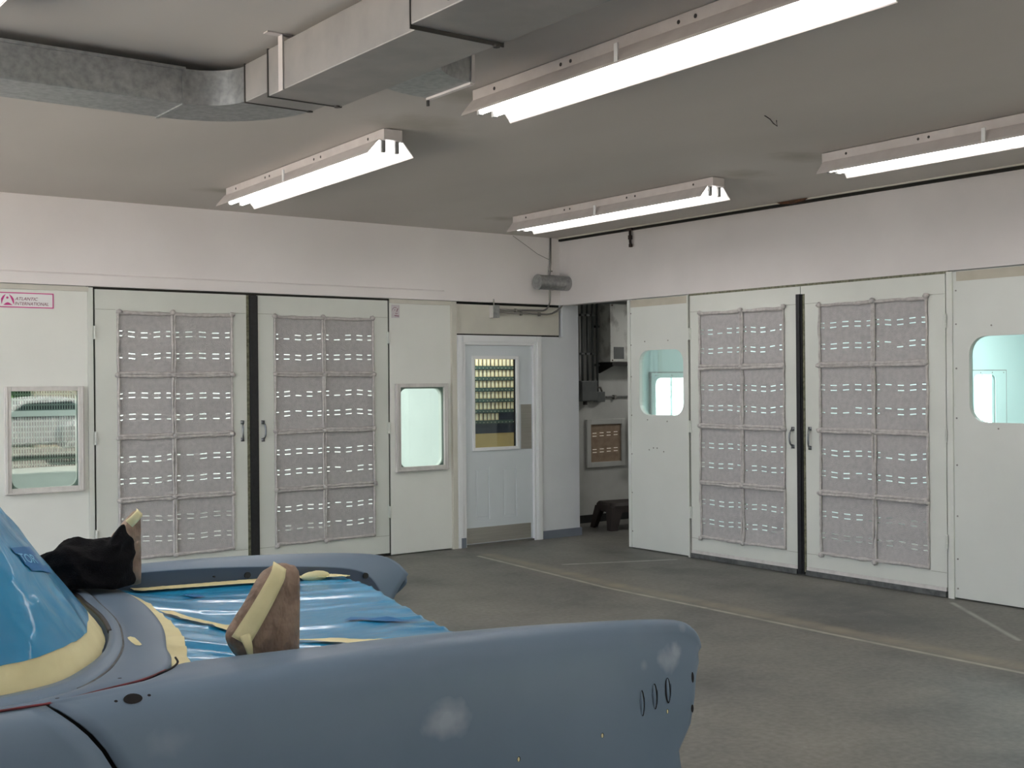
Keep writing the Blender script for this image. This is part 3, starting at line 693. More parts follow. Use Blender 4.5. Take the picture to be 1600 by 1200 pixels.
b = MB(); b.box(-.10-.1+.0, -.085-.1+.0, -.012, .02, -.07, -.03); b.box(-.44, -.425, -.012, .02, -.068, -.03); build_each(b, 'conduit_clip', m_conduit, root)
root = empty('junction_box', (-.875, -.0, 2.30)); tag(root, 'small grey metal junction box above the entry door', 'junction box')
MB().box(-.034, .034, -.055, .02, .0, .125).build('box_body', m_alu, root, bevel=.004)
MB().box(-.038, .038, -.060, -.055, -.002, .127).build('box_cover', m_galv, root); MB().tube([(-.01, -.03, .125), (-.014, -.03, .19)], .006, 8).build('wire_stub', m_conduit, root)
root = empty('drain_pipe', (-.035, -1.14, 2.96)); tag(root, 'short rusty brown pipe hanging from the ceiling edge on the right wall', 'pipe')
b = MB(); b.tube([(0, 0, .165), (0, 0, .06), (0, -.006, .02), (0, -.010, 0)], .013, 10); b.build('pipe_run', m_rusty, root, smooth=True)
b = MB(); b.tube([(0, 0, .075), (0, 0, .115)], .021, 10); b.tube([(0, -.006, .0), (0, -.006, .03)], .019, 10); b.box(-.02, .02, -.04, .03, .165, .185); build_each(b, 'pipe_fitting', m_rusty, root)
tag(MB().tube([(-2.72, -5.20, CZ), (-2.66, -5.19, CZ-.012), (-2.62, -5.18, CZ-.03), (-2.60, -5.19, CZ-.045), (-2.60, -5.185, CZ-.01)], .003, 6).build('ceiling_hook', m_rusty), 'tiny bent brown hook in the middle of the ceiling', 'hook')
# hanging wire near corner
tag(MB().tube([(-.62, -.006, CZ-.01), (-.45, -.008, 3.06), (-.30, -.008, 2.98), (-.15, -.008, 2.93)], .0025, 5).build('loose_wire', m_conduit), 'thin loose wire sagging beside the corner conduit', 'wire')

# ------------------------------------------------------------------ recess contents
yy = .80
for i, (x, z0_) in enumerate(((.955, 1.655), (1.035, 1.655), (1.115, 1.655), (1.185, 1.525))):
    r = empty('wall_conduit', (x, yy-.03, z0_))
    tag(r, ['leftmost dark vertical conduit on the recess wall', 'second dark vertical conduit from the left on the recess wall', 'third dark vertical conduit from the left on the recess wall', 'rightmost dark vertical conduit on the recess wall, nearest the white cabinet'][i], 'conduit')
    MB().tube([(0, 0, 0), (0, 0, 2.6-z0_)], .014, 10).build('conduit_run', m_elec, r, smooth=True)
    b = MB(); b.box(-.024, .024, -.018, .03, .3, .325); b.box(-.024, .024, -.018, .03, .75, .775); build_each(b, 'conduit_strap', m_elec, r)
r = empty('switch_box', (.98, yy, 1.375)); tag(r, 'dark grey electrical switch box under the conduits in the recess', 'electrical box')
MB().box(-.13, .12, -.13, 0, .04, .28).build('box_body', m_elec, r, bevel=.006); MB().box(-.12, .11, -.138, -.13, .05, .27).build('box_door', m_elec, r, bevel=.003); MB().tube([(-.03, -.08, .04), (-.03, -.08, 0)], .025, 10).build('cable_gland', m_black, r)
r = empty('socket_box', (1.19, yy, 1.405)); tag(r, 'small dark outlet box right of the switch box in the recess', 'electrical box')
MB().box(-.05, .07, -.08, 0, 0, .12).build('box_body', m_elec, r, bevel=.005); b = MB(); b.tube([(-.05, -.05, .10), (-.03, -.055, .17), (.02, -.055, .17), (.05, -.05, .11)], .012, 8); b.build('cable_loop', m_conduit, r, smooth=True)
r = empty('horizontal_pipe', (1.32, yy-.025, 1.462)); tag(r, 'thin bright horizontal pipe on the recess wall above the small window', 'pipe')
MB().tube([(0, 0, 0), (1.4, 0, 0)], .011, 10).build('pipe_run', m_galv, r, smooth=True); MB().box(.12, .15, -.016, .025, -.03, .02).build('pipe_clip', m_conduit, r)
r = empty('wall_cabinet', (1.49, yy, 1.83)); tag(r, 'stained white metal cabinet with small vent hung high in the recess', 'cabinet')
MB().box(-.25, .25, -.20, 0, .04, .72).build('cabinet_body', m_heater, r, bevel=.006)
b = MB()
for k in range(8): b.box(-.19, -.05, -.206, -.200, .085+k*.017, .092+k*.017)
b.box(-.20, -.04, -.203, -.199, .075, .215); b.build('vent_grille', m_elec, r)
b = MB()
for q in ((-.22, .06), (.22, .06), (-.22, .70), (.22, .70)): b.tube([(q[0], -.205, q[1]), (q[0], -.198, q[1])], .008, 8)
build_each(b, 'screw', m_rust, r)
r = empty('wall_shelf', (1.53, yy, 1.80)); tag(r, 'black shelf under the stained white cabinet in the recess', 'shelf')
MB().box(-.315, .35, -.26, 0, .03, .066).build('shelf_board', m_black, r); b = MB(); b.prism([(-.26, .03), (0, .03), (0, -.06)], 'x', -.30, -.28); b.prism([(-.26, .03), (0, .03), (0, -.06)], 'x', .28, .30); build_each(b, 'shelf_bracket', m_black, r)
# tall dark thing on the right side of the window
r = empty('small_window', (1.32, yy, .64)); tag(r, 'small framed filter window low on the recess wall with a warm glow put into its slots', 'window')
b = MB(); b.box(-.30, -.24, -.03, 0, 0, .56); b.box(.24, .30, -.03, 0, 0, .56); b.box(-.24, .24, -.03, 0, .50, .56); b.box(-.24, .24, -.03, 0, 0, .06); b.build('window_frame', m_recess, r, bevel=.004)
m_warm = M('warm_filter_fabric', (.34, .26, .19), (.29, .21, .15), .9, scale=14)
MB().box(-.24, .24, -.008, -.002, .06, .50).build('filter_pane', m_warm, r)
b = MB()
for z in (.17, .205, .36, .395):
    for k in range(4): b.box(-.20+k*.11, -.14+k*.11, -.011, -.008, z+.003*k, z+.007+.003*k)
build_each(b, 'glow_slot', emit('warm_slot', (1, .85, .62), .2), r)  # slots glow on their own in place of light from behind
# stool
r = empty('step_stool', (1.02, .18, 0)); tag(r, 'dark brown plastic step stool on the recess floor behind the booth panel', 'stool'); r.rotation_euler = (0, 0, math.radians(-12)); r.scale = (1.22, 1.2, 1.14); r.location.x = 1.06
b = MB()
tp = [rrect(-.21, .21, -.15, .15, .04, 5), rrect(-.225, .225, -.165, .165, .045, 5)]
b.grid([[(x*.97, y*.97, .262) for x, y in tp[0]], [(x, y, .258) for x, y in tp[0]], [(x, y, .235) for x, y in tp[1]], [(x, y, .17) for x, y in tp[1]]], True)
b.b.faces.new([b.b.verts.new((x*.97, y*.97, .262)) for x, y in tp[0]])
b.build('stool_top', m_stool, r, smooth=False)
for sx in (-1, 1):
    for sy in (-1, 1):
        b = MB(); rows_ = []
        for z, e, wdt in ((.22, 0, .125), (.12, .018, .095), (.0, .035, .070)):
            ox, oy = sx*(.222+e), sy*(.162+e); ix, iy = ox-sx*wdt, oy-sy*wdt
            rows_.append([(ox, oy, z), (ix, oy, z), (ix, oy-sy*.018, z), (ox-sx*.018, oy-sy*.018, z), (ox-sx*.018, iy, z), (ox, iy, z)])
        vs = b.grid(rows_, True); b.b.faces.new(vs[0]); b.b.faces.new(vs[-1]); b.build('leg', m_stool, r)
# cylinder heater-like dark upright beyond
tag(MB().box(1.78, 1.95, .5, .795, .9, 1.36).build('wall_box', m_rusty, bevel=.01), 'dark brown box on the recess wall beside the panel edge', 'electrical box')

# ------------------------------------------------------------------ fluorescent fixtures
def fixture(xf, yf_, xn, yn, label):
    """two-tube strip light; far end (xf,yf_), near end (xn,yn) on the ceiling"""
    d = Vector((xn-xf, yn-yf_, 0)); Ln = d.length; rz = math.atan2(d.y, d.x)+PI/2   # local -Y runs towards the near end
    root = empty('strip_light', (xf, yf_, CZ-.004), rz); tag(root, label, 'ceiling light', 'twin tube strip lights on the ceiling')
    MB().box(-.062, .062, -Ln, 0, -.065, 0).build('channel', m_fix, root, bevel=.003)
    prof = [(-.155, -.150), (-.148, -.135), (-.085, -.062), (.085, -.062), (.148, -.135), (.155, -.150)]
    b = MB(); b.grid([[(x, -.03, z) for x, z in prof], [(x, -Ln+.03, z) for x, z in prof]]); 
    rf = b.build('reflector', [m_fix, m_refl], root, solid=0)
    # outer skin slightly bigger so the outside stays enamel grey
    b = MB(); inn = [(-.150, -.147), (-.143, -.135), (-.082, -.066), (.082, -.066), (.143, -.135), (.150, -.147)]
    b.grid([[(x, -.032, z) for x, z in inn], [(x, -Ln+.032, z) for x, z in inn]]); b.build('reflector_lining', m_refl, root)
    for x in (-.045, .045):
        b = MB(); b.tube([(x, -.06, -.112), (x, -Ln+.06, -.112)], .019, 14); b.build('tube', m_tube, root, smooth=True)
    for y in (-.045, -Ln+.045):
        for x in (-.045, .045):
            MB().box(x-.014, x+.014, y-.012, y+.012, -.135, -.062).build('lamp_holder', m_sock, root, bevel=.004)
    b = MB()
    for xs_ in (-1, 1): b.prism([(-.012, 0), (.012, 0), (.008, .075), (-.008, .075)], 'x', 0, .003)
    b.b.free()
    b = MB(); y = -Ln/2; b.box(-.150, -.143, y-.012, y+.012, -.145, -.06); b.box(.143, .150, y-.012, y+.012, -.145, -.06); build_each(b, 'centre_bracket', m_refl, root)
    # knockouts along the channel side
    b = MB()
    for t in (.08, .3, .33, .62, .66, .92): b.tube([(-.0635, -Ln*t, -.03), (-.0615, -Ln*t, -.03)], .009, 10)
    build_each(b, 'knockout', m_seam, root)
    return root
fixture(-4.17, -1.15, -4.28, -3.70, 'strip light left of centre, below the end of the duct')
fixture(-1.38, -1.10, -1.42, -3.62, 'strip light nearest the corner of the two walls')
fixture(-4.37, -4.74, -4.42, -7.20, 'largest strip light at the top right of the photo centre')
fixture(-1.47, -4.66, -1.52, -7.15, 'strip light cut off at the right edge above the right booth doors')
fixture(-7.02, -4.80, -7.02, -7.28, 'strip light cut off in the top left corner')
fixture(-7.30, -8.2, -7.34, -10.7, 'strip light behind the camera over the left side')
fixture(-4.45, -8.3, -4.47, -10.8, 'strip light behind the camera in the middle row')
fixture(-1.5, -8.3, -1.52, -10.8, 'strip light behind the camera near the right wall')
fixture(-7.02, -1.10, -7.02, -3.60, 'unseen strip light added near the left wall, beyond the left edge of the photo')  # off-view fixture added to light the duct side and left wall
fixture(-9.60, -1.30, -9.60, -3.80, 'unseen strip light of the added outermost row near the left wall')  # outer row added out of view to brighten surfaces facing left
fixture(-9.60, -4.80, -9.60, -7.30, 'unseen strip light of the added outermost row above the rear of the car')
fixture(-9.60, -8.40, -9.60, -10.90, 'unseen strip light of the added outermost row behind the camera')
# ------------------------------------------------------------------ air duct
root = empty('air_duct', (-5.49, -5.0, 2.92)); tag(root, 'long galvanized rectangular air duct with an elbow turning left under the ceiling', 'duct')
def Lc(b): return b
ox, oy, oz = -5.49, -5.0, 2.92
def dbox(b, x0, x1, y0, y1, z0, z1): return b.box(x0-ox, x1-ox, y0-oy, y1-oy, z0-oz, z1-oz)
b = MB(); dbox(b, -5.665, -5.305, -6.15, -4.93, 2.918, 3.125); b.build('duct_section', m_galv2, root, bevel=.004)
b = MB(); dbox(b, -5.69, -5.28, -13.0, -6.15, 2.93, 3.135); b.build('duct_section', m_galv2, root, bevel=.004)
b = MB(); dbox(b, -5.655, -5.315, -4.93, -4.665, 2.945, 3.118); b.build('duct_section', m_galv2, root, bevel=.004)
# elbow to the left
EC = (-5.86, -4.665); ri, ro = .205, .545; z0, z1 = 2.950, 3.112
b = MB(); rings = []
for k in range(17):
    a = PI/2*k/16; c, s_ = math.cos(a), math.sin(a)
    rings.append([(EC[0]+r*c-ox, EC[1]+r*s_-oy, z-oz) for r, z in ((ri, z0), (ro, z0), (ro, z1), (ri, z1))])
b.grid(rings, True); b.build('duct_elbow', m_galv, root)
b = MB(); dbox(b, -10.38, -5.86, -4.46, -4.12, 2.950, 3.112); b.build('duct_section', m_galv, root, bevel=.004)
# flanges and seams
b = MB()
dbox(b, -5.669, -5.302, -4.934, -4.924, 2.9145, 3.128); dbox(b, -5.659, -5.312, -4.669, -4.660, 2.9415, 3.121)
dbox(b, -5.694, -5.277, -6.153, -6.148, 2.915, 3.138); build_each(b, 'seam_flange', m_seam, root)
b = MB(); dbox(b, -5.875, -5.858, -4.467, -4.113, 2.944, 3.117); dbox(b, -10.3, -5.86, -4.470, -4.460, 3.104, 3.118); build_each(b, 'standing_seam', m_galv, root)
b = MB(); dbox(b, -5.672, -5.667, -5.085, -5.045, 2.915, CZ); dbox(b, -5.74, -5.62, -5.085, -5.045, CZ-.006, CZ-.001); b.build('hanger_strap', m_fix, root)
b = MB(); dbox(b, -5.70, -5.694, -6.44, -6.40, 2.95, CZ); b.build('hanger_strap', m_seam, root)
for (x, y) in ((-5.36, -4.94), (-5.34, -6.15), (-5.36, -4.668)):
    b = MB(); b.tube([(x-ox+.03, y-oy, -.010 if y < -4.8 else .02), (x-ox+.03, y-oy, 0 if y < -4.8 else .03)], .014, 8); b.build('corner_bolt', m_seam, root)
# branch elbow turning right
BC = (-5.03, -5.89); z0b, z1b = 2.935, 3.085; RI, RO = .30, .65; XL = -5.31
b = MB(); rings = []
ai, ao = math.acos((XL-BC[0])/RI), math.acos((XL-BC[0])/RO)
for k in range(13):
    t = k/12; a1 = ai+(PI/2-ai)*t; a2 = ao+(PI/2-ao)*t
    pi_ = (BC[0]+RI*math.cos(a1), BC[1]+RI*math.sin(a1)); po_ = (BC[0]+RO*math.cos(a2), BC[1]+RO*math.sin(a2))
    rings.append([(p[0]-ox, p[1]-oy, z-oz) for p, z in ((pi_, z0b), (po_, z0b), (po_, z1b), (pi_, z1b))])
b.grid(rings, True)
b.build('branch_elbow', m_galv, root)
X = BC[0]
b = MB(); dbox(b, X-.008, X+.008, BC[1]+RI-.010, BC[1]+RI+.004, z0b-.006, CZ); b.build('branch_strap', m_fix, root)
b = MB(); dbox(b, X-.010, X+.010, BC[1]+RI, BC[1]+RO, z0b-.010, z0b); b.build('branch_flange', m_fix, root)
b = MB(); b.tube([(X-ox, BC[1]+RO-oy, z0b-.035-oz), (X-ox, BC[1]+RO-oy, z0b-oz)], .008, 8); b.build('branch_bolt', m_seam, root)
b = MB(); dbox(b, X-.004, X+.002, BC[1]+RI+.01, BC[1]+RO, z0b+.001, z1b); b.build('end_plate', m_seam, root)

# ------------------------------------------------------------------ the car
YC = -6.31
def yy_(s, off): return YC + s*off
def cr(pts, n, closed=False):
    """resample a polyline through Catmull-Rom by arc length"""
    P_ = [Vector(p) for p in pts]; out = []
    for i in range(len(P_)-1):
        p0 = P_[max(0, i-1)]; p1_ = P_[i]; p2_ = P_[i+1]; p3 = P_[min(len(P_)-1, i+2)]
        for k in range(12):
            t = k/12; out.append(.5*((2*p1_)+(-p0+p2_)*t+(2*p0-5*p1_+4*p2_-p3)*t*t+(-p0+3*p1_-3*p2_+p3)*t**3))
    out.append(P_[-1]); cum = [0]
    for a, c in zip(out, out[1:]): cum.append(cum[-1]+(c-a).length)
    T = cum[-1]; res = []; j = 0
    for k in range(n):
        d = T*k/(n-1)
        while j < len(cum)-2 and cum[j+1] < d: j += 1
        t = (d-cum[j])/max(1e-9, cum[j+1]-cum[j]); res.append(out[j].lerp(out[j+1], min(1, t)))
    return res
def interp(tab, x):
    if x <= tab[0][0]: return tab[0][1]
    for (a, va), (c, vc) in zip(tab, tab[1:]):
        if x <= c: t = (x-a)/(c-a); return va+(vc-va)*t
    return tab[-1][1]
car = empty('car', (-6.9, YC, 0)); tag(car, 'classic car in blue grey primer with masked windshield and engine bay', 'car')
CO = Vector((-6.9, YC, 0))
def cl(p): return (p[0]-CO.x, p[1]-CO.y, p[2])
blot = [((-6.31, -7.29, .805), .045, 1.4, .75), ((-5.50, -7.26, .835), .036, 1.3, .95), ((-5.455, -7.25, .860), .028, 1, .95),
        ((-5.41, -7.23, .915), .022, 1, .7), ((-7.02, -7.30, .885), .035, 1.6, .35), ((-5.62, -7.27, .835), .014, 1, .3), ((-5.55, -5.38, .95), .02, 1, .4), ((-5.46, -5.40, .945), .02, 1, .4)]
m_prim = primer_mat(blot)
# front outline of the fender, x as a function of z
EDGE = [(.20, -5.47), (.30, -5.45), (.42, -5.428), (.50, -5.435), (.545, -5.455), (.575, -5.44), (.612, -5.392), (.646, -5.366), (.68, -5.362), (.714, -5.362), (.745, -5.345), (.776, -5.313), (.805, -5.298), (.835, -5.292), (.87, -5.306), (.90, -5.340), (.93, -5.42)]
REAR = [(.20, -7.09), (.5, -7.085), (.70, -7.09), (.80, -7.11), (.851, -7.136), (.896, -7.160), (.94, -7.192), (.97, -7.225), (.99, -7.250)]
K2 = cr([(-7.255, .912, .990), (-7.1, .895, .988), (-6.9, .885, .987), (-6.4, .885, .990), (-6.1, .885, .984), (-5.82, .885, .969), (-5.58, .885, .950), (-5.42, .880, .927), (-5.340, .868, .892), (-5.292, .850, .838)], 70)
K1 = cr([(-7.245, .905, .988), (-7.13, .858, .985), (-7.02, .815, .984), (-6.93, .735, .982), (-6.87, .690, .981), (-6.6, .725, .981), (-6.35, .750, .975), (-6.03, .760, .953), (-5.76, .765, .925), (-5.60, .768, .897), (-5.52, .772, .855), (-5.465, .778, .775), (-5.44, .785, .700)], 70)
zc_tab = [(p.x, p.z) for p in K2]
offc_tab = [(p.x, p.y) for p in K2]
SIDE = [(.006, .018), (.018, .036), (.036, .051), (.060, .063), (.095, .073), (.15, .081), (.22, .086), (.30, .089), (.38, .090), (.46, .089), (.56, .084), (.66, .072), (.74, .060)]
def taper(x): t = min(1, max(0, (x+5.75)/.45)); return .045*t*t*(3-2*t)
def fender(s, name='front_fender'):
    rows_ = []
    n = 70
    for f in (0, .06, .2, .4, .6, .8, .93, 1.0):
        r = []
        for a, c in zip(K1, K2):
            p = a.lerp(c, f); p.z += .008*math.sin(PI*f)*(1 if f < .9 else .6); r.append((p.x, yy_(s, p.y), p.z))
        rows_.append(r)
    WX, WZ, WR = -6.12, .28, .30
    for d, do in SIDE:
        # end points of this row
        xe = -5.35
        for _ in range(12): ze = interp(zc_tab, xe)-d; xe = .5*xe+.5*interp(EDGE, ze)
        xr = -7.2
        for _ in range(12): zr = interp(zc_tab, xr)-d; xr = .5*xr+.5*interp(REAR, zr)
        r = []
        for k in range(n):
            t = k/(n-1); t = 1-(1-t)**1.35; x = xr+(xe-xr)*t
            zz = interp(zc_tab, x)-d
            off = interp(offc_tab, x)+do*(1-.0)-taper(x)*min(1, d/.05)
            # last centimetres curl inward
            e = max(0, 1-(xe-x)/.035); off -= .022*e*e*min(1, d/.04)
            # wheel arch: push rows above the arch
            if abs(x-WX) < WR:
                za = WZ+math.sqrt(WR*WR-(x-WX)**2); zz = max(zz, za+.004*(0.74-d)/.74) if zz < za else zz
            # below the nose the body tucks inward
            r.append((x, yy_(s, off), zz))
        rows_.append(r)
    b = MB(); b.grid([[cl(p) for p in r] for r in rows_])
    o = b.build(name, m_prim, car, smooth=True); md = o.modifiers.new('thick', 'SOLIDIFY'); md.thickness = .004; md.offset = -1
    return o
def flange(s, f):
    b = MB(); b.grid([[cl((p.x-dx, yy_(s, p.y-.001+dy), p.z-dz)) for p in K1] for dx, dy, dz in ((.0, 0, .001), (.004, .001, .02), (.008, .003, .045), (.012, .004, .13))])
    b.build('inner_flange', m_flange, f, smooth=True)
f1 = fender(-1); f1['label'] = 'near front fender with slots and pale sanded spots'
f2 = fender(1); f2['label'] = 'far front fender'
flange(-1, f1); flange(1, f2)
# details on the near fender: slots, fixing holes, aerial hole
def side_y(s, x, z):
    d = max(0, interp(zc_tab, x)-z); do = interp([(0, 0)]+SIDE, d)
    return yy_(s, interp(offc_tab, x)+do-taper(x)*min(1, d/.05))
def oval(b, x, z, w, h, dy, dome=0, n=20):
    rings = []
    for f, g in ((1, 0), (.75, .55), (.4, .9)):
        rings.append([cl((x+w*f*math.cos(2*PI*k/n), side_y(-1, x+w*f*math.cos(2*PI*k/n), z+h*f*math.sin(2*PI*k/n))+dy-dome*g, z+h*f*math.sin(2*PI*k/n))) for k in range(n)])
    vs = b.grid(rings, True); b.b.faces.new(vs[-1])
for x, z, w in ((-5.640, .732, .0095), (-5.583, .740, .0115), (-5.521, .745, .0135)):
    b = MB(); oval(b, x, z, w, .037, -.0012); sl = b.build('side_slot', m_blackgap, f1)
    b = MB(); oval(b, x-(.000 if w > .012 else .003), z+.001, w*(.5 if w > .012 else .66), .034, -.0016, .0035); b.build('slot_fin', m_prim, sl, smooth=True)
    b = MB(); n = 28; b.tube([cl((x+w*math.cos(a), side_y(-1, x, z)-.001, z+.037*math.sin(a))) for a in [PI*.9+1.25*PI*k/n for k in range(n+1)]], .0016, 6); b.build('slot_lip', m_prim, sl, smooth=True)
for x, z in ((-5.527, .686), (-5.800, .672), (-6.090, .664)):
    b = MB(); oval(b, x, z, .0055, .007, -.001); h_ = b.build('fixing_hole', m_blackgap, f1)
    b = MB(); oval(b, x-.0012, z, .0035, .006, -.002); b.build('plug', m_tape, h_)
for x, z, h in ((-5.392, .758, .016), (-5.402, .668, .012)):
    b = MB(); oval(b, x, z, .007, h, -.001); b.build('edge_notch', m_blackgap, f1)
def flat_oval(b, x, y, z, rx, ry, n=20):
    b.b.faces.new([b.b.verts.new(cl((x+rx*math.cos(2*PI*k/n), y+ry*math.sin(2*PI*k/n), z-(abs(min(0, ry*math.sin(2*PI*k/n)))*.25)))) for k in range(n)])
def on_side_top(x, d):   # point on near shoulder a little below the crown
    return (x, side_y(-1, x, interp(zc_tab, x)-d), interp(zc_tab, x)-d)
def shoulder_oval(b, x, d0, rx, rd, n=20, lift=.0012):
    pts = []
    for k in range(n):
        X = x+rx*math.cos(2*PI*k/n); D = d0+rd*math.sin(2*PI*k/n); p = on_side_top(X, max(.001, D)); pts.append(cl((p[0], p[1]-lift, p[2]+lift)))
    b.b.faces.new([b.b.verts.new(p) for p in pts])
b = MB(); shoulder_oval(b, -7.085, .012, .021, .008); b.build('aerial_hole', m_blackgap, f1)
for x in (-7.122, -7.048):
    b = MB(); shoulder_oval(b, x, .011, .004, .002); b.build('screw_hole', m_blackgap, f1)
# round plugs on far fender's inner face
for x, z in ((-6.065, .926), (-5.548, .868), (-6.2, .935)):
    r = .012 if x != -6.2 else .004
    b = MB(); y = yy_(1, interp([(p.x, p.y) for p in K1], x)) - .004
    b.tube([cl((x, y+.006, z)), cl((x, y-.004, z))], r, 14); b.build('round_grommet', m_gasket, f2)
# headlight buckets and shading behind hoods
for s in (-1, 1):
    b = MB(); yc = yy_(s, .845); rings = []
    for xx, r in ((-5.44, .045), (-5.47, .042), (-5.52, .03)):
        rings.append([cl((xx, yc+r*math.cos(2*PI*k/24), .765+r*math.sin(2*PI*k/24))) for k in range(24)])
    vs = b.grid(rings, True); b.b.faces.new(vs[-1]); b.build('headlight_bucket', m_black, car, smooth=True)
# doors and rear body (mostly outside the photo)
def side_panel(s, xa_tab, xb, name, zb=.22):
    rows_ = []; n = 24
    for d, do in [(0, 0)]+SIDE:
        xr = -7.2
        for _ in range(12): zr = .99-d; xr = interp(REAR, zr)-.012
        r = []
        for k in range(n):
            t = k/(n-1); x = (xa_tab if xa_tab is not None else xr)+(xb-(xa_tab if xa_tab is not None else xr))*t
            zt = .99+.012*min(1, (-7.25-x)/1.0 if x < -7.25 else 0)
            zz = zt-d
            cx = -9.15
            if name == 'rear_quarter' and abs(x-cx) < .34: zz = max(zz, .30+math.sqrt(.34**2-(x-cx)**2)*.98)
            tail = max(0, (-9.3-x)/1.1); 
            r.append((x, yy_(s, .908+do-.12*tail*tail), zz))
        rows_.append(r)
    top = [(p[0], yy_(s, .84), p[2]+.004) for p in rows_[0]]
    b = MB(); b.grid([[cl(p) for p in r] for r in [top]+rows_])
    o = b.build(name, m_prim, car, smooth=True); md = o.modifiers.new('thick', 'SOLIDIFY'); md.thickness = .004; md.offset = -1; return o
for s in (-1, 1):
    side_panel(s, None, -8.32, 'car_door'); side_panel(s, -8.33, -10.3, 'rear_quarter')
    rows_ = []
    for z in [.99-.03*k for k in range(26)]:
        x = interp(REAR, z); rows_.append([cl((x+.004, side_y(s, max(x, -7.24), z)-s*.016, z)), cl((x-.020, side_y(s, max(x, -7.24), z)-s*.012, z))])
    b = MB(); b.grid(rows_); b.build('door_gap', m_blackgap, car)
# red primer edge along the cowl seam and door gap
b = MB(); b.tube([cl(p) for p in cr([(-7.9, -7.225, .997), (-7.35, -7.219, .994), (-7.245, -7.217, .993), (-7.13, -7.168, .990), (-7.03, -7.128, .988), (-6.95, -7.065, .986)], 40)], .0028, 6)
b.build('red_seam', m_red, car, smooth=True)
b = MB(); b.tube([cl(p) for p in cr([(-7.03, -7.125, .986), (-6.945, -7.065, .985), (-6.895, -6.995, .982), (-6.875, -6.93, .980)], 20)], .0028, 6); b.build('seam_gap', m_blackgap, car, smooth=True)

# cowl panel between the windshield base and the engine bay
Fp = [(-7.9, -7.215), (-7.35, -7.212), (-7.24, -7.208), (-7.13, -7.160), (-7.02, -7.110), (-6.935, -7.035), (-6.885, -6.93), (-6.855, -6.82), (-6.765, -6.55), (-6.690, -6.20), (-6.665, -5.90), (-6.70, -5.68), (-6.82, -5.52), (-7.1, -5.44), (-7.9, -5.41)]
Gp = [(-7.9, -7.19), (-7.36, -7.190), (-7.25, -7.175), (-7.16, -7.125), (-7.08, -7.03), (-7.026, -6.939), (-6.97, -6.82), (-6.927, -6.70), (-6.86, -6.46), (-6.815, -6.18), (-6.78, -5.92), (-6.81, -5.72), (-6.92, -5.58), (-7.1, -5.51), (-7.9, -5.45)]
Bp = [(-7.9, -7.115), (-7.40, -7.118), (-7.28, -7.105), (-7.19, -7.065), (-7.10, -6.96), (-7.035, -6.86), (-6.995, -6.775), (-6.935, -6.61), (-6.885, -6.38), (-6.855, -6.14), (-6.835, -5.96), (-6.87, -5.78), (-6.97, -5.66), (-7.12, -5.59), (-7.9, -5.52)]
PATCH = [(-6.914, -6.698), (-6.904, -6.690), (-6.899, -6.71), (-6.906, -6.76), (-6.914, -6.806), (-6.922, -6.812), (-6.928, -6.80), (-6.925, -6.76), (-6.919, -6.72)]
NC = 90
def corr(pts):
    # control-point correspondence keeps the strips aligned
    P_ = [Vector((p[0], p[1], 0)) for p in pts]; out = []
    per = 7
    for i in range(len(P_)-1):
        p0 = P_[max(0, i-1)]; a = P_[i]; c = P_[i+1]; p3 = P_[min(len(P_)-1, i+2)]
        for k in range(per):
            t = k/per; out.append(.5*((2*a)+(-p0+c)*t+(2*p0-5*a+4*c-p3)*t*t+(-p0+3*a-3*c+p3)*t**3))
    out.append(P_[-1]); return out
FC, GC, BC_ = corr(Fp), corr(Gp), corr(Bp)
def mixc(a, c, f, z): return [cl((p.x+(q.x-p.x)*f, p.y+(q.y-p.y)*f, z)) for p, q in zip(a, c)]
rows_ = [mixc(BC_, BC_, 0, .90), mixc(BC_, BC_, 0, .990), mixc(BC_, GC, .08, 1.001), mixc(BC_, GC, .55, 1.003), mixc(BC_, GC, .68, .9985), mixc(BC_, GC, .88, .9985), mixc(BC_, GC, .95, .994),
         mixc(BC_, GC, 1.0, .9905), mixc(GC, FC, .06, .9935), mixc(GC, FC, .12, .9955), mixc(GC, FC, .5, .994), mixc(GC, FC, .9, .988), mixc(GC, FC, .985, .984), mixc(GC, FC, 1.0, .979), mixc(FC, FC, 0, .93)]
b = MB(); b.grid(rows_); cowl = b.build('cowl_panel', m_prim, car, smooth=True)
b = MB(); b.tube([p for p in mixc(BC_, GC, 1.0, .9915)][20:80], .0035, 6); b.build('cowl_groove', m_sweep, cowl, smooth=True)
b = MB(); b.b.faces.new([b.b.verts.new(cl((x, y, .9962))) for x, y in PATCH])
b.build('tape_patch', m_tape, cowl)
for x, y in ((-7.075, -7.118), (-7.235, -7.205)):
    b = MB(); b.b.faces.new([b.b.verts.new(cl((x+.005*math.cos(2*PI*k/10), y+.004*math.sin(2*PI*k/10), .9975))) for k in range(10)]); b.build('screw_hole', m_blackgap, cowl)
b = MB(); rr_ = mixc(BC_, BC_, 0, .992); b.tube([Vector(p)+Vector((.006, 0, .004)) for p in rr_][49:77], .007, 6); b.build('black_gap_strip', m_gasket, cowl, smooth=True)  # black strip put in for the dark gap at the windshield base

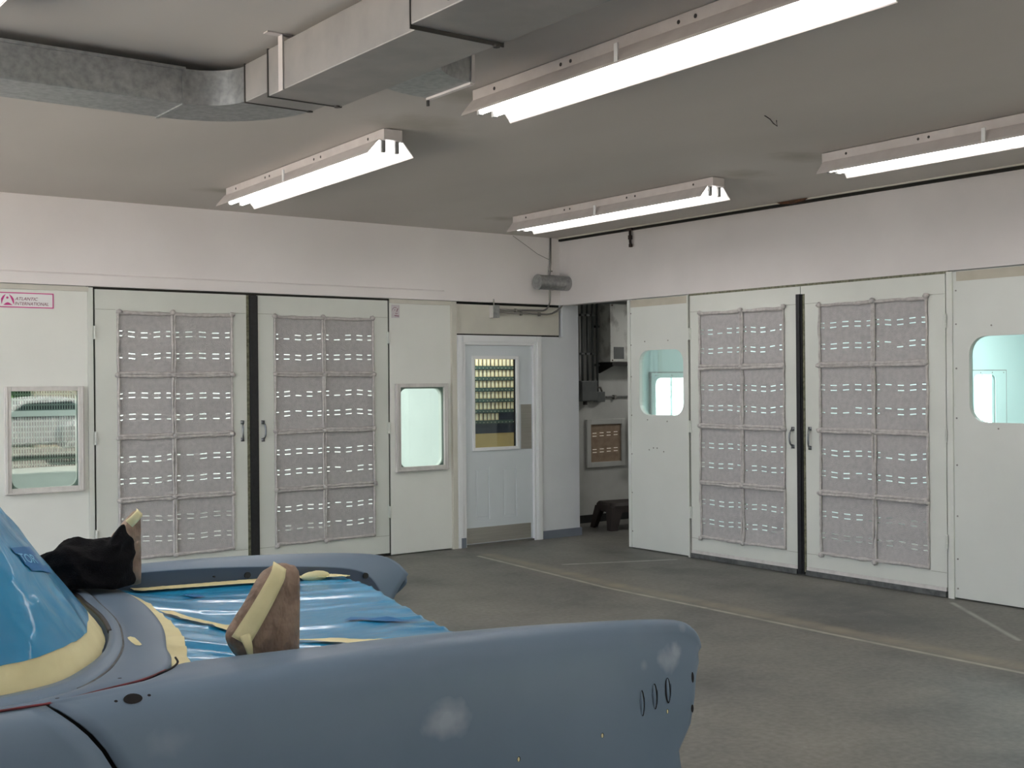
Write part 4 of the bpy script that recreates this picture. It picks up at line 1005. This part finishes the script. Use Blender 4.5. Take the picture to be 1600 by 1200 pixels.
# windshield wrapped in blue plastic with a tape border
def wtop(p):
    w = max(0, 1-abs(p.y-YC)/.80)
    return Vector((p.x-.125-.30*w**.6, YC+(p.y-YC)*.84, 1.43))
def wpt(i, f, lift=0):
    p = BC_[i].copy(); p = Vector((p.x-.010, YC+(p.y-YC)*.992, .985)); t = wtop(p); q = p.lerp(t, f)
    bul = math.sin(PI*min(1, f*1.0))*.018
    q.x += bul+lift; q.y += (-1 if q.y < YC else 1)*lift*.6
    return q
nI = len(BC_)
def tape_f(i):
    y = BC_[i].y
    return interp([(-7.2, .165), (-7.05, .17), (-6.90, .15), (-6.80, .145), (-6.74, .16), (-6.6, .155), (-6.4, .125), (-6.1, .085), (-5.9, .06), (-5, .03)], y)+.006*noise.noise(Vector((i*.4, 0, 0)))
i0, i1 = 2, nI-3
b = MB(); rows_ = []
for g in [k/8 for k in range(9)]:
    rows_.append([cl(wpt(i, tape_f(i)*g, .002+.002*noise.noise(Vector((i*.5, g*4, 3))))) for i in range(i0, i1)])
b.grid(rows_); wt = b.build('windshield_tape_border', m_tape, car, smooth=True)
b = MB(); rows_ = []
NR = 44
for g in [k/NR for k in range(NR+1)]:
    r = []
    for i in range(i0, i1):
        f0 = tape_f(i)-.01; f = f0+(1-f0)*g; q = wpt(i, f, .004)
        wr = .006*noise.noise(Vector((i*.06+g*1.2, i*.16-g*1.5, 1.2)))+.010*max(0, .22-abs(noise.noise(Vector((i*.10+g*1.6, g*.6, 7)))))*2
        if 22 < i < 48 and .42 < f < .74: wr = .001
        q.x += wr*min(1, g*6); q.y -= wr*.6*min(1, g*6); r.append(cl(q))
    rows_.append(r)
b.grid(rows_); wp = b.build('windshield_plastic', m_plastic, car, smooth=True)
# printed band with lettering on the plastic
def wbar(i_a, i_b, fa, fb, ha, hb):
    b = MB(); rows_ = []
    for k in range(13):
        t = k/12; ii = i_a+(i_b-i_a)*t; f = fa+(fb-fa)*t; h = (ha+(hb-ha)*t)/2; lo = int(ii); fr_ = ii-lo
        rows_.append([cl(wpt(lo, f+h*q, .0075).lerp(wpt(lo+1, f+h*q, .0075), fr_)) for q in (-1, 0, 1)])
    b.grid(rows_); return b.build('printed_band', m_plink, wp, smooth=True)
wbar(27.5, 44, .648, .580, .030, .050); wbar(29.5, 45, .550, .468, .040, .040); wbar(28.6, 41, .600, .535, .075, .075)
pa, pb = wpt(28, .585, .0095), wpt(36, .540, .0095)
ex = (pb-pa).normalized(); tz = (wpt(34, .65)-wpt(34, .5)).normalized(); en = ex.cross(tz).normalized(); ez = en.cross(ex).normalized()
if ez.z < 0: ez = -ez
en = ex.cross(ez)
tx = text('printed_lettering', 'TOR', .036, m_plinkl, (0, 0, 0), (0, 0, 0), wp)
wd = max(v.co.x for v in tx.data.vertices); k_ = (pb-pa).length/wd
tx.matrix_local = Matrix.Translation(Vector(cl(pa))) @ Matrix((ex, ez, en)).transposed().to_4x4() @ Matrix.Diagonal((k_, 1, 1, 1))
# roof / cabin shell, masked
b = MB(); rows_ = []
top = [wtop(Vector((BC_[i].x-.01, BC_[i].y, 0))) for i in range(i0, i1)]
rows_.append([cl((p.x, p.y, 1.425)) for p in top]); rows_.append([cl((min(p.x-.10, -7.35), YC+(p.y-YC)*.97, 1.47)) for p in top]); rows_.append([cl((-8.2, YC+(p.y-YC)*.95, 1.50)) for p in top])
rows_.append([cl((-9.0, YC+(p.y-YC)*.93, 1.46)) for p in top]); rows_.append([cl((-9.45, YC+(p.y-YC)*.98, 1.02)) for p in top])
b.grid(rows_); b.build('masked_roof', m_prim, car, smooth=True)
for s in (-1, 1):
    b = MB(); ti = top[0] if s < 0 else top[-1]
    pa = (BC_[i0].x+.1, yy_(s, .80), .99); pb = (-9.45, yy_(s, .82), .99); pc = (-9.45, yy_(s, .70), 1.02); pd2 = (-9.0, yy_(s, .66), 1.46); pe = (-8.2, yy_(s, .67), 1.50); pf = (ti.x+.01, yy_(s, .67), 1.43)
    b.b.faces.new([b.b.verts.new(cl(p)) for p in (pa, pb, pc, pd2, pe, pf)]); b.build('masked_side_glass', m_plastic, car)
b = MB(); b.grid([[cl((-9.40, yy_(o_, .9), .995)) for o_ in (-1, 1)], [cl((-10.3, yy_(o_, .80), .97)) for o_ in (-1, 1)], [cl((-10.33, yy_(o_, .80), .45)) for o_ in (-1, 1)]]); b.build('boot_lid', m_prim, car)
b = MB(); b.box(-10.2-CO.x, -5.6-CO.x, -.80, .80, .20, .30); b.build('chassis', m_black, car)
# wheels
for x in (-6.12, -9.15):
    for s in (-1, 1):
        b = MB(); yc = s*.80; rings = []
        for dy, r in ((-.09, .18), (-.095, .28), (-.07, .32), (.07, .32), (.095, .28), (.09, .18)):
            rings.append([(x-CO.x+r*math.cos(2*PI*k/32), yc+dy, .32+r*math.sin(2*PI*k/32)) for k in range(32)])
        b.grid(rings, True); w_ = b.build('wheel', m_tire, car, smooth=True)
        b = MB(); b.tube([(x-CO.x, yc-.07, .32), (x-CO.x, yc+.07, .32)], .185, 28); b.build('wheel_disc', m_prim, w_)

# engine bay cover: two blue plastic sheets, taped
def front_x(y): return interp([(-7.25, -5.86), (-7.0, -5.90), (-6.73, -5.935), (-6.43, -5.868), (-6.15, -5.795), (-5.72, -5.685), (-5.5, -5.66)], y)
def rear_x(y): return interp([(p.y, p.x) for p in FC[28:85]], y)-.02
def cz(x, y):
    xr, xf = rear_x(y), front_x(y); u = min(1.0, max(0, (x-xr)/(xf-xr)))
    base = .956-.022*min(1, u*4)-.045*u-.016*max(0, (y+6.0)/.45)*min(1, u*4)
    edge = min(1, (yy_(1, .77)-y)/.10, (y-yy_(-1, .77))/.10); edge = max(0, edge)
    w = .012*noise.noise(Vector((x*1.3+y*1.2, y*5-x*1.5, .5)))+.014*max(0, .16-abs(noise.noise(Vector((x*.9, y*7+x*2.2, 4)))))*5+.002*noise.noise(Vector((x*9, y*9, 2)))
    # folds radiating from the cowl tape
    f = .010*math.sin((y+6.6)*48+x*9)*max(0, 1-abs(y+6.68)/.22)*max(0, 1-u*1.6)
    sag = -.018*math.sin(PI*u)*math.sin(PI*min(1, max(0, (y+7.08)/1.55)))
    return base+(w*.55+f)*min(1, u*12)*(.3+.7*edge)+sag+.012*(1-edge)
NX, NY = 110, 120; Y0, Y1 = -7.085, -5.545
def peak(y, u): return .022*math.exp(-((y+6.98)/.05)**2)*math.exp(-((u-.97)/.06)**2)
b = MB(); rows_ = []
for j in range(NY+1):
    y = Y0+(Y1-Y0)*j/NY; xr, xf = rear_x(y), front_x(y); r = []
    for i in range(NX+1):
        u = i/NX; x = xr+(xf-xr)*u; r.append(cl((x, y, cz(x, y)+peak(y, u))))
    for k, (dx, dz) in enumerate(((.006, -.006), (.014, -.025), (.020, -.08), (.03, -.18), (.03, -.30), (.02, -.42))):
        wv = .012*noise.noise(Vector((y*8, k*.7, 9))); r.append(cl((xf+dx+wv, y, cz(xf, y)+dz)))
    rows_.append(r)
b.grid(rows_); eb = b.build('engine_bay_plastic', m_plastic, car, smooth=True)
def strip(pts, w, name, lift=.005, parent=None, n=60, jag=.003, mat=m_tape, w2=None):
    c = cr([(p[0], p[1], 0) for p in pts], n); b = MB(); rows_ = []
    for k, p in enumerate(c):
        t = (c[min(n-1, k+1)]-c[max(0, k-1)]).normalized(); nr = Vector((-t.y, t.x, 0)); ww = (w+(w2-w)*k/(n-1) if w2 else w)/2
        r = []
        for q in range(7):
            f = -1+2*q/6; pp = p+nr*(ww*f+jag*noise.noise(Vector((k*.35, f*5, len(name))))); r.append(cl((pp.x, pp.y, cz(pp.x, pp.y)+lift+.002*abs(noise.noise(Vector((k*.6, f*3, 5)))))))
        rows_.append(r)
    b.grid(rows_); return b.build(name, mat, parent or eb, smooth=True)
rear = [(p.x+.022, p.y) for p in FC if -7.02 < p.y < -5.60 and p.x > -6.95]
strip(rear, .062, 'cowl_edge_tape', .006, n=80)
strip([(-6.60, -6.13), (-6.565, -6.25), (-6.50, -6.42), (-6.44, -6.56), (-6.36, -6.67), (-6.26, -6.76), (-6.16, -6.81), (-6.05, -6.86), (-5.95, -6.87)], .050, 'seam_tape', .008, n=70, w2=.060)
strip([(-6.52, -5.590), (-6.2, -5.580), (-5.95, -5.575), (-5.72, -5.572)], .045, 'far_edge_tape', .010)
strip([(-6.72, -7.03), (-6.5, -7.055), (-6.2, -7.06), (-5.95, -7.06)], .05, 'near_edge_tape', .008)
strip([(-5.80, -5.585), (-5.72, -5.60), (-5.68, -5.64)], .05, 'corner_tape', .013)
# padded tape bulge against far fender
b = MB(); vs = bmesh.ops.create_icosphere(b.b, subdivisions=3, radius=1)['verts']
for v in vs: v.co = Vector(cl((-5.80, -5.592, .900)))+Vector((v.co.x*.062, v.co.y*.014, v.co.z*.019*(1+.2*noise.noise(v.co*3))))
b.build('tape_bulge', m_tape, eb, smooth=True)
# printed marks on plastic
def mark(pts, name='printed_mark', lift=.006):
    b = MB(); c = Vector((sum(p[0] for p in pts)/len(pts), sum(p[1] for p in pts)/len(pts), 0)); rows_ = []
    P_ = []
    for a, d in zip(pts, pts[1:]+pts[:1]):
        for k in range(6): P_.append((a[0]+(d[0]-a[0])*k/6, a[1]+(d[1]-a[1])*k/6))
    for f in (1, .66, .33, .05): rows_.append([cl((c.x+(p[0]-c.x)*f, c.y+(p[1]-c.y)*f, cz(c.x+(p[0]-c.x)*f, c.y+(p[1]-c.y)*f)+lift)) for p in P_])
    b.grid(rows_, True); return b.build(name, m_plink, eb, smooth=True)
mark([(-6.39, -5.70), (-6.36, -5.69), (-6.33, -5.79), (-6.37, -5.80)])
mark([(-6.06, -5.66), (-5.98, -5.66), (-5.97, -5.69), (-6.0, -5.73)])
mark([(-6.13, -6.42), (-6.08, -6.38), (-5.98, -6.48), (-6.00, -6.52)])
mark([(-6.00, -6.52), (-5.98, -6.48), (-5.93, -6.56), (-5.95, -6.57)])

# paper-wrapped hinges (things fixed to the car, standing up from the bay)
def hinge_wrap(name, y, prof, thick, tape, seed):
    c = Vector((sum(p[0] for p in prof)/len(prof), 0, sum(p[1] for p in prof)/len(prof)))
    N_ = 60; P_ = [Vector((p.x, 0, p.y)) for p in cr([(p[0], p[1], 0) for p in prof]+[(prof[0][0], prof[0][1], 0)], N_+1)][:-1]
    b = MB(); rows_ = []
    for f, t in ((.04, -1), (.3, -1), (.6, -.97), (.85, -.85), (.96, -.55), (1, 0), (.96, .55), (.85, .85), (.6, .97), (.3, 1), (.04, 1)):
        r = []
        for p in P_:
            q = c+(p-c)*f; nn = noise.noise(Vector((q.x*26, q.z*7+q.x*12, seed+t*.3)))*.016+noise.noise(Vector((q.x*60, q.z*40, seed)))*.004
            r.append(cl((q.x+nn*.5, y+thick*t+nn*(1 if abs(t) > .5 else .4), q.z+nn*.4)))
        rows_.append(r)
    vs = b.grid(rows_, True); b.b.faces.new(vs[0]); b.b.faces.new(vs[-1]); o = b.build(name, m_kraft, car, smooth=True)
    for (pa, pb, w0, w1) in tape:
        b = MB(); rows_ = []
        for k in range(20):
            t = k/19; p = Vector(pa).lerp(Vector(pb), t); d = (Vector(pb)-Vector(pa)).normalized(); nr = Vector((d.y, -d.x)); w = (w0+(w1-w0)*t)/2
            bend = thick*(1.02+.25*math.sin(PI*t))+.006
            if t < .12: bend *= .55+.45*t/.12
            rows_.append([cl((p.x+nr.x*w*f, y-bend-.003*math.cos(f)+.0015*noise.noise(Vector((k, f*2, seed))), p.y+nr.y*w*f)) for f in (-1, -.5, 0, .5, 1)])
        b.grid(rows_); b.build('tape_strip', m_tape, o, smooth=True, solid=.002)
    return o
hinge_wrap('wrapped_hinge', -6.93, [(-6.545, .94), (-6.542, 1.05), (-6.543, 1.160), (-6.565, 1.178), (-6.605, 1.184), (-6.645, 1.155), (-6.685, 1.10), (-6.725, 1.045), (-6.742, 1.015), (-6.735, .985), (-6.712, .955), (-6.66, .94)], .030,
           [((-6.604, 1.182), (-6.722, 1.005), .042, .055), ((-6.715, 1.03), (-6.695, .965), .03, .014)], 3)
hinge_wrap('wrapped_hinge', -5.61, [(-6.495, .95), (-6.494, 1.08), (-6.496, 1.19), (-6.512, 1.207), (-6.53, 1.195), (-6.565, 1.155), (-6.60, 1.11), (-6.605, 1.0), (-6.59, .95)], .022,
           [((-6.503, 1.206), (-6.545, 1.165), .028, .034)], 11)

# black cloth draped beside the far hinge
b = MB(); vs = bmesh.ops.create_icosphere(b.b, subdivisions=6, radius=1)['verts']
RV = Vector((math.cos(YAW), -math.sin(YAW), 0)); FV = Vector((math.sin(YAW), math.cos(YAW), 0))
for v in vs:
    n_ = v.co.copy(); lat = n_.x; dep = n_.y; hgt = n_.z
    r_l = .165; base = Vector((0, 0, 0))
    hz2 = .115*(1+.15*math.sin(lat*3+1)) + .145*math.exp(-((lat-.80)/.19)**2) - .02*math.exp(-((lat-.15)/.25)**2)
    p = RV*(lat*r_l)+FV*(dep*.13)+Vector((0, 0, max(hgt, -.25)*hz2*(1 if hgt > 0 else .3)))
    q = p*11
    fold = (1-abs(noise.noise(Vector((q.x*.9, q.y*.9, q.z*1.4)))*2))*.020+noise.noise(p*30)*.006
    p += n_*fold*(.4+.6*min(1, max(0, hgt+.6)))
    v.co = p
cloth = b.build('cloth', m_cloth, smooth=True); cloth.location = (-6.775, -5.865, 1.026)
tag(cloth, 'crumpled black cloth lying on the cowl beside the far wrapped hinge', 'cloth')

# ------------------------------------------------------------------ outdoors behind the camera (seen in the window reflection)
struct(MB().box(-30, 25, -45, -13.2, -.2, -.05).box(-30, -10.5, -13.2, 12, -.2, -.05).build('ground_outside', m_asph), 'pale concrete yard outside the open vehicle door', 'ground')
def outside_car(loc, rz, label):
    root = empty('parked_car', loc, rz); tag(root, label, 'car')
    prof = [(-2.2, .35), (-2.2, .75), (-2.0, .88), (-1.2, .95), (-.6, 1.38), (.5, 1.42), (1.2, 1.0), (2.0, .92), (2.2, .7), (2.2, .35)]
    pts = [(p.x, p.y) for p in cr([(a, c, 0) for a, c in prof], 50)]
    b = MB(); b.prism(pts, 'y', -.85, .85); b.build('car_body', m_carw, root, bevel=.05)
    b = MB(); b.prism([(-1.05, .98), (-.56, 1.30), (.44, 1.34), (.98, 1.02)], 'y', -.87, .87); b.build('side_windows', m_carwin, root)
    for x in (-1.35, 1.35):
        for y in (-.78, .78): MB().tube([(x, y-.1, .33), (x, y+.1, .33)], .33, 24).build('wheel', m_tire, root)
outside_car((-.1, -19.2, -.05), 0, 'white car parked outside the open door')
outside_car((1.9, -16.8, -.05), .2, 'second white car parked nearer the open door')
b = MB(); rows_ = []
for j in range(24):
    z = 4.5*j/23; rows_.append([(x*.5, -27+1.2*noise.noise(Vector((x*.3, z, 0)))+.5*noise.noise(Vector((x, z*3, 2))), z-.05) for x in range(-50, 50)])
b.grid(rows_); o = b.build('hedge', m_hedge, smooth=True); tag(o, 'tall green hedge across the yard outside', 'hedge', kind='stuff')
tag(MB().box(1.2, 3.2, -25, -24.6, -.05, 2.2).build('garden_wall', m_cream), 'cream wall across the yard outside', 'wall')
